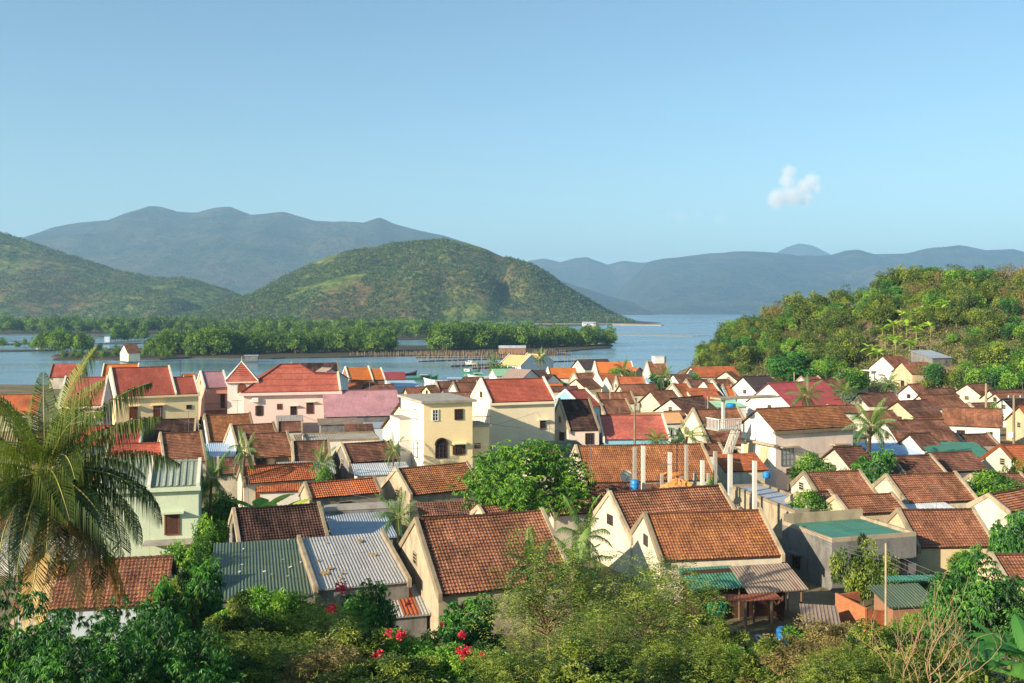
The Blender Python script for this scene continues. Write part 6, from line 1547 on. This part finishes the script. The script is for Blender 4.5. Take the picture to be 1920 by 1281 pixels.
for a in ([(165, 646), (400, 645), (400, 644), (165, 645)], [(165, 656), (300, 655.5), (300, 654.5), (165, 655)], [(0, 648), (60, 646), (110, 634), (104, 633.5), (50, 644.5), (0, 646.5)], [(0, 660), (120, 658), (120, 656.5), (0, 658)], [(150, 631.5), (300, 631), (300, 630), (150, 630.5)]):
    bank('dike', a, .45, mat=MUD)
bank('sand_spit', [(1100, 628), (1300, 630.5), (1330, 629), (1200, 627.4), (1100, 627.2)], .15, mat=SANDY)
mg = [make_tree('mangrove_tree', 120 + k, 3.5, 4.0, 8.6, 'plain', 'mangrove', 26, 1900, .66, .4, .1, .16, BARK, rough=.35, crz=.36, limbs=9, bottom=-.9) for k in range(4)]
MGG = 'mangrove trees in front of the hills'
rng = random.Random(21)
def mrow(x0, x1, yb0, yb1, ytop, n, jit, lab, hs=1.0, skip=None, grp=None):
    for i in range(n):
        f = (i + rng.uniform(.1, .9)) / n; px = x0 + (x1 - x0) * f; yb = yb0 + (yb1 - yb0) * f + rng.uniform(-jit, 0)
        if skip and skip[0] < px < skip[1]: continue
        p = at_z(px, yb, .3); yt = interp(px, ytop) + rng.uniform(-5, 6); tz = CAMZ + (HY - yt) / F * p.y
        sz = max(.45, (tz - .3) / 8.6) * hs; place(mg[rng.randrange(4)], (p.x, p.y, .2), lab, 'tree', grp or lab, sz * rng.uniform(.8, 1.2), rng.uniform(0, 6), sz)
mrow(285, 480, 667, 668, [(285, 632), (320, 622), (420, 616), (480, 630)], 30, 4, 'tall dark mangrove in the left front clump across the channel')
mrow(445, 740, 666, 662, [(445, 628), (560, 626), (650, 628), (740, 622)], 44, 4, 'bright green mangrove in the middle front row across the channel', skip=(742, 760))
mrow(450, 740, 655, 648, [(450, 618), (740, 616)], 36, 5, 'mangrove in the second row of the middle clump')
mrow(815, 1145, 659, 650, [(815, 612), (880, 604), (960, 614), (1060, 618), (1145, 616)], 50, 4, 'bright mangrove on the long spit across the channel')
mrow(830, 1120, 652, 646, [(815, 610), (1120, 614)], 32, 4, 'mangrove behind the front row on the long spit')
mrow(1152, 1160, 641, 641, [(1152, 626), (1160, 624)], 1, 0, 'lone small mangrove off the tip of the long spit')
mrow(70, 165, 658, 662, [(70, 628), (120, 618), (165, 630)], 14, 3, 'dark mangrove behind the top of the coconut palm')
mrow(208, 272, 640, 640, [(208, 612), (272, 614)], 11, 2, 'mangrove in the small square clump between the ponds')
for px, yb, yt in ((5, 652, 634), (32, 654, 640), (60, 655, 640), (186, 660, 645), (219, 661, 648), (46, 648, 636)):
    p = at_z(px, yb, .3); tz = CAMZ + (HY - yt) / F * p.y; place(mg[0], (p.x, p.y, .2), 'small lone mangrove bush on a pond dike', 'tree', 'lone mangroves on the pond dikes', (tz) / 8.6, px, tz / 8.6)
mrow(110, 390, 674, 672, [(110, 658), (390, 656)], 16, 4, 'low shrubby mangrove on the mud bank below the pond hut')
mrow(0, 420, 626, 626, [(0, 596), (420, 594)], 34, 3, 'mangrove in the dark belt behind the shrimp ponds', 1.0)
mrow(420, 830, 632, 634, [(420, 598), (830, 600)], 36, 6, 'mangrove in the belt behind the middle clump', 1.0)
def woods(name, n, poly, hlo, hhi, seed, lf='mangrove', size=1.0):
    rng_ = np.random.RandomState(seed); m = MB()
    for k in range(n):
        px = rng_.uniform(poly[0], poly[1]); yb = rng_.uniform(poly[2], poly[3]); p = at_z(px, yb, .3); q = 46; h_ = rng_.uniform(hlo, hhi)
        P = np.array([p.x, p.y, h_ * .55]) + unit(rng_.randn(q, 3)) * rng_.uniform(.4, 1, (q, 1)) * np.array([h_ * .55, h_ * .55, h_ * .48]); D = unit(rng_.randn(q, 3))
        leaf_quads(m, P, D, unit(rng_.randn(q, 3) + np.array([0, -.4, .8])), rng_.uniform(.9, 1.7, q) * size, rng_.uniform(.6, 1.0, q) * size, np.clip(rng_.uniform(.1, .8) + rng_.uniform(-.2, .2, q), 0, 1))
    m.build(name, LF[lf], None, kind='stuff')
woods('far_woods', 2800, (-60, 800, 602, 620), 4, 8, 3, size=1.6)
woods('far_woods', 320, (800, 1000, 606, 616), 3, 6, 4, size=1.4)
def hill_scrub(G, n, seed, name, lf, size):
    rng_ = np.random.RandomState(seed); m = MB(); ny, nx, _ = G.shape
    j = rng_.randint(1, ny // 2 + 4, n); i = rng_.randint(1, nx - 2, n); f = rng_.rand(n, 1); g = rng_.rand(n, 1)
    C0 = (G[j, i] * (1 - f) + G[j, i + 1] * f) * (1 - g) + (G[j + 1, i] * (1 - f) + G[j + 1, i + 1] * f) * g
    C0 = C0[C0[:, 2] > .5]; n = len(C0); den = vnoise(C0[:, 0] * .012, C0[:, 1] * .012, seed) + .7 * vnoise(C0[:, 0] * .04, C0[:, 1] * .04, seed + 1)
    C0 = C0[den > -.45]; den = den[den > -.45]; n = len(C0); q = 7; sc = rng_.uniform(.6, 1.5, n) * size
    P = np.repeat(C0, q, 0) + rng_.randn(n * q, 3) * np.repeat(sc, q)[:, None] * np.array([.8, .8, .5]) + np.array([0, 0, 1.0]) * np.repeat(sc, q)[:, None] * .5
    leaf_quads(m, P, unit(rng_.randn(n * q, 3)), unit(rng_.randn(n * q, 3) + np.array([0, -.5, .8])), np.repeat(sc, q) * 1.5, np.repeat(sc, q) * 1.0, np.clip(np.repeat(rng_.uniform(.0, .8, n), q) + rng_.uniform(-.2, .2, n * q), 0, 1))
    m.build(name, LF[lf], None, kind='stuff')
hill_scrub(G2, 24000, 3, 'hill_scrub', 'hilldark', 1.5); hill_scrub(G1, 20000, 6, 'hill_scrub', 'hilldark', 2.0)

# stakes of the fish traps: each row one fence
def stakes(px0, px1, y0, y1, label, seed, net=True, hmax=2.6, gap=1.0):
    rng_ = random.Random(seed); a = at_z(px0, y0, 0); b = at_z(px1, y1, 0); n = int((b - a).length / gap); m = MB()
    o = thing('stake_fence', a, label, 'stake fence', 'rows of fishing stakes in the channel')
    for k in range(n + 1):
        p = a.lerp(b, k / n) - a + Vector((rng_.uniform(-.3, .3), rng_.uniform(-.8, .8), 0)); h_ = rng_.uniform(.5, 1.0) * hmax
        m.tube([p - Vector((0, 0, .8)), p + Vector((rng_.uniform(-.15, .15), 0, h_))], .07, 4)
    m.build('stakes', TWIG, o)
    if net:
        m = MB(); d = b - a; m.add([(0, 0, -.2), tuple(d + Vector((0, 0, -.2))), tuple(d + Vector((0, 0, .45))), (0, 0, .45)], [(0, 1, 2, 3)])
        m.add([(0, .1, -.2), tuple(d + Vector((0, .1, -.2))), tuple(d + Vector((0, .1, .45))), (0, .1, .45)], [(3, 2, 1, 0)]); m.build('net', DWOOD, o)
for i, (a, b, c, d, l_, g_) in enumerate([(655, 1060, 670, 664, 'longest row of stakes right along the mangrove bank', .7), (740, 1070, 668, 666.5, 'second row of stakes from the mangrove bank', 1.0), (780, 1010, 672, 670, 'third row of stakes from the mangrove bank', 1.1), (785, 1000, 679, 672, 'slanting row of stakes in mid channel', .8),
    (845, 960, 688, 683, 'short row of stakes left of the oyster raft', .7), (886, 990, 692, 688, 'nearest row of stakes above the small bright boat', .7), (1020, 1110, 680, 677, 'row of stakes right of the peach roofed house', .9), (640, 800, 661, 659, 'row of pale stakes in front of the gap in the mangroves', .9)]):
    stakes(a, b, c, d, l_, i, gap=g_)
# boats
def boat(px, py, L, w_, rz, hull, label, cabin=None, seed=0):
    p = at_z(px, py, 0); o = thing('fishing_boat', (p.x, p.y, 0), label, 'boat', 'moored fishing boats', rz)
    m = MB(); n = 13; V = []
    for i in range(n):
        f = i / (n - 1) * 2 - 1; hw = w_ / 2 * (1 - abs(f) ** 2.6) ** .7 + .03; zt = .55 + .75 * abs(f) ** 2.4 * (1.3 if f > 0 else .7)
        V += [(f * L / 2, -hw, zt), (f * L / 2 * .92, -hw * .6, -.25), (f * L / 2 * .92, hw * .6, -.25), (f * L / 2, hw, zt), (f * L / 2 * .97, hw * .85, zt - .05), (f * L / 2 * .95, hw * .6, .1), (f * L / 2 * .95, -hw * .6, .1), (f * L / 2 * .97, -hw * .85, zt - .05)]
    m.add(V, [(i * 8 + k, i * 8 + (k + 1) % 8, (i + 1) * 8 + (k + 1) % 8, (i + 1) * 8 + k) for i in range(n - 1) for k in range(8)]); m.build('hull', hull, o)
    if cabin:
        m = MB(); m.box(-L * .3, -L * .02, -w_ * .3, w_ * .3, .12, 1.3); c_ = m.build('cabin', cabin, o); MB().box(-L * .32, 0, -w_ * .34, w_ * .34, 1.303, 1.38).build('cabin_roof', WHITEP, c_)
        MB().box(-L * .25, -L * .15, -w_ * .3 - .02, -w_ * .3 - .003, .75, 1.1).build('window', GLASS, c_)
    MB().tube([(L * .2, 0, 0), (L * .2, 0, 2.8)], .05, 5).build('mast', BARK, o)
HB = flat('blue_hull', hx((60, 120, 140)), .5); HG = flat('green_hull', hx((50, 130, 90)), .5); HW = WHITEP
boat(838, 718, 13, 2.6, math.pi + .05, HW, 'long white boat with raised bow in mid channel', HB)
boat(801, 711.5, 6.5, 2.2, .3, HG, 'small green boat with dark cabin alone in the channel', DWOOD)
boat(762, 704, 7.5, 2.3, .6, DWOOD, 'dark boat behind the red metal roof shed'); boat(772, 712, 11, 2.5, .2, HG, 'green boat right of the pale blue waterfront roof', None)
boat(882, 700, 6.5, 2.0, -.3, HG, 'small green and white boat below the oyster stakes', HW); boat(905, 708, 9, 2.4, .1, HW, 'white boat close to the village shore', HG); boat(885, 683, 5, 2.2, 0, HW, 'tiny white boat at the oyster raft', HW)
boat(858, 716, 8, 2.2, .9, HG, 'green and red boat touching the stern of the long white boat', None)
boat(990, 612, 9, 3, 0, HW, 'far white boat by the sand spit', None)
# hut on the pond dike
h('hut', (240, 663), 224, 264, 646, 'old', 'paleyellow', 'n', ze=3.6, gz=.55, t=.6, name='hut', label='pale yellow hut with brown roof on the pond dike across the channel')
h('hut2', (66, 640), None, 74, 633, 'tinw', 'white', 'n', th=10, ze=3.5, gz=.4, name='hut', label='tiny white guard hut at the far left pond', ridge=False)
h('hut3', (195, 631), None, 206, 627, 'tinteal', 'paleblue', 'n', th=10, ze=4, gz=.4, name='hut', label='tiny green hut at the far pond behind the dike', ridge=False)
h('hut4', (458, 668), None, 484, 661, 'tinb', 'grey', 'n', th=10, ze=2.4, gz=.5, t=.2, maxh=2, name='hut', label='low grey shelter at the edge of the mangroves', ridge=False)
h('hut5', (1093, 607.2), None, 1118, 603.5, 'tinw', 'white', 'n', th=5, ze=4, gz=.6, name='hut', label='long white house on the far sand spit', ridge=False)
h('hut6', (936, 653), None, 986, 648, 'tinw', 'brown', 'n', th=5, ze=3, gz=.5, name='hut', label='low pale shelter at the foot of the spit mangroves', ridge=False)

# ------------------------------------------------------------------ cloud (a real volume far behind the mountains) and haze
def cloud(parts, dens, label):
    D = 16000; cs = [(at_d(px, py, D), r_ / F * D) for px, py, r_ in parts]
    lo = [min(c[k] - 1.35 * r for c, r in cs) for k in range(3)]; hi = [max(c[k] + 1.35 * r for c, r in cs) for k in range(3)]
    n = NT('cloud_vapour'); v = n.n('ShaderNodeVolumePrincipled'); p = n.pos()
    w1 = n.n('ShaderNodeTexNoise'); w1.inputs['Scale'].default_value = .011; w1.inputs['Detail'].default_value = 5; n.l(p, w1.inputs['Vector'])
    sub = n.n('ShaderNodeVectorMath', operation='SUBTRACT'); n.l(w1.outputs['Color'], sub.inputs[0]); sub.inputs[1].default_value = (.5, .5, .5)
    sc_ = n.n('ShaderNodeVectorMath', operation='SCALE'); n.l(sub.outputs[0], sc_.inputs[0]); sc_.inputs['Scale'].default_value = 170
    ad = n.n('ShaderNodeVectorMath', operation='ADD'); n.l(p, ad.inputs[0]); n.l(sc_.outputs[0], ad.inputs[1]); tot = None
    for c, r in cs:
        dd = n.n('ShaderNodeVectorMath', operation='DISTANCE'); n.l(ad.outputs[0], dd.inputs[0]); dd.inputs[1].default_value = tuple(c)
        f = n.math('MAXIMUM', n.math('SUBTRACT', 1.0, n.math('DIVIDE', dd.outputs['Value'], r)), 0.0); tot = f if tot is None else n.math('MAXIMUM', tot, f)
    det = n.noise(.02, 5, p, .65)
    v.inputs['Color'].default_value = (1, .95, .94, 1); v.inputs['Anisotropy'].default_value = -.4
    n.l(n.math('MULTIPLY', n.math('MULTIPLY', n.math('MINIMUM', n.math('MULTIPLY', tot, 1.6), 1.0), n.ramp(det, [(.3, .15), (.65, 1.0)])), dens), v.inputs['Density']); n.l(v.outputs[0], n.out.inputs['Volume'])
    m = MB(); m.box(lo[0], hi[0], lo[1], hi[1], lo[2], hi[2]); tag(m.build('cloud', n.m, None), label, 'cloud', None, 'thing')
cloud([(1480, 322, 15), (1476, 340, 17), (1522, 340, 17), (1508, 352, 19), (1458, 374, 22), (1484, 368, 24), (1510, 374, 17), (1530, 352, 12)], .010, 'single small pinkish white cloud above the right mountains')
cloud([(1275, 408, 16), (1310, 404, 12), (1350, 410, 14), (1255, 402, 10)], .0016, 'faint wisp of cloud low over the bay')
hz = MB(); hz.box(-13500, 13500, -400, 13800, -3.2, 800)
n = NT('haze'); v = n.n('ShaderNodeVolumePrincipled'); v.inputs['Color'].default_value = (.44, .73, 1, 1); v.inputs['Density'].default_value = 0.00012; v.inputs['Anisotropy'].default_value = 0.1
n.l(v.outputs[0], n.out.inputs['Volume']); hz.build('haze', n.m, None, kind='stuff')
for m_ in (n.m,):
    try: m_.volume_intersection_method = 'FAST'
    except Exception: pass
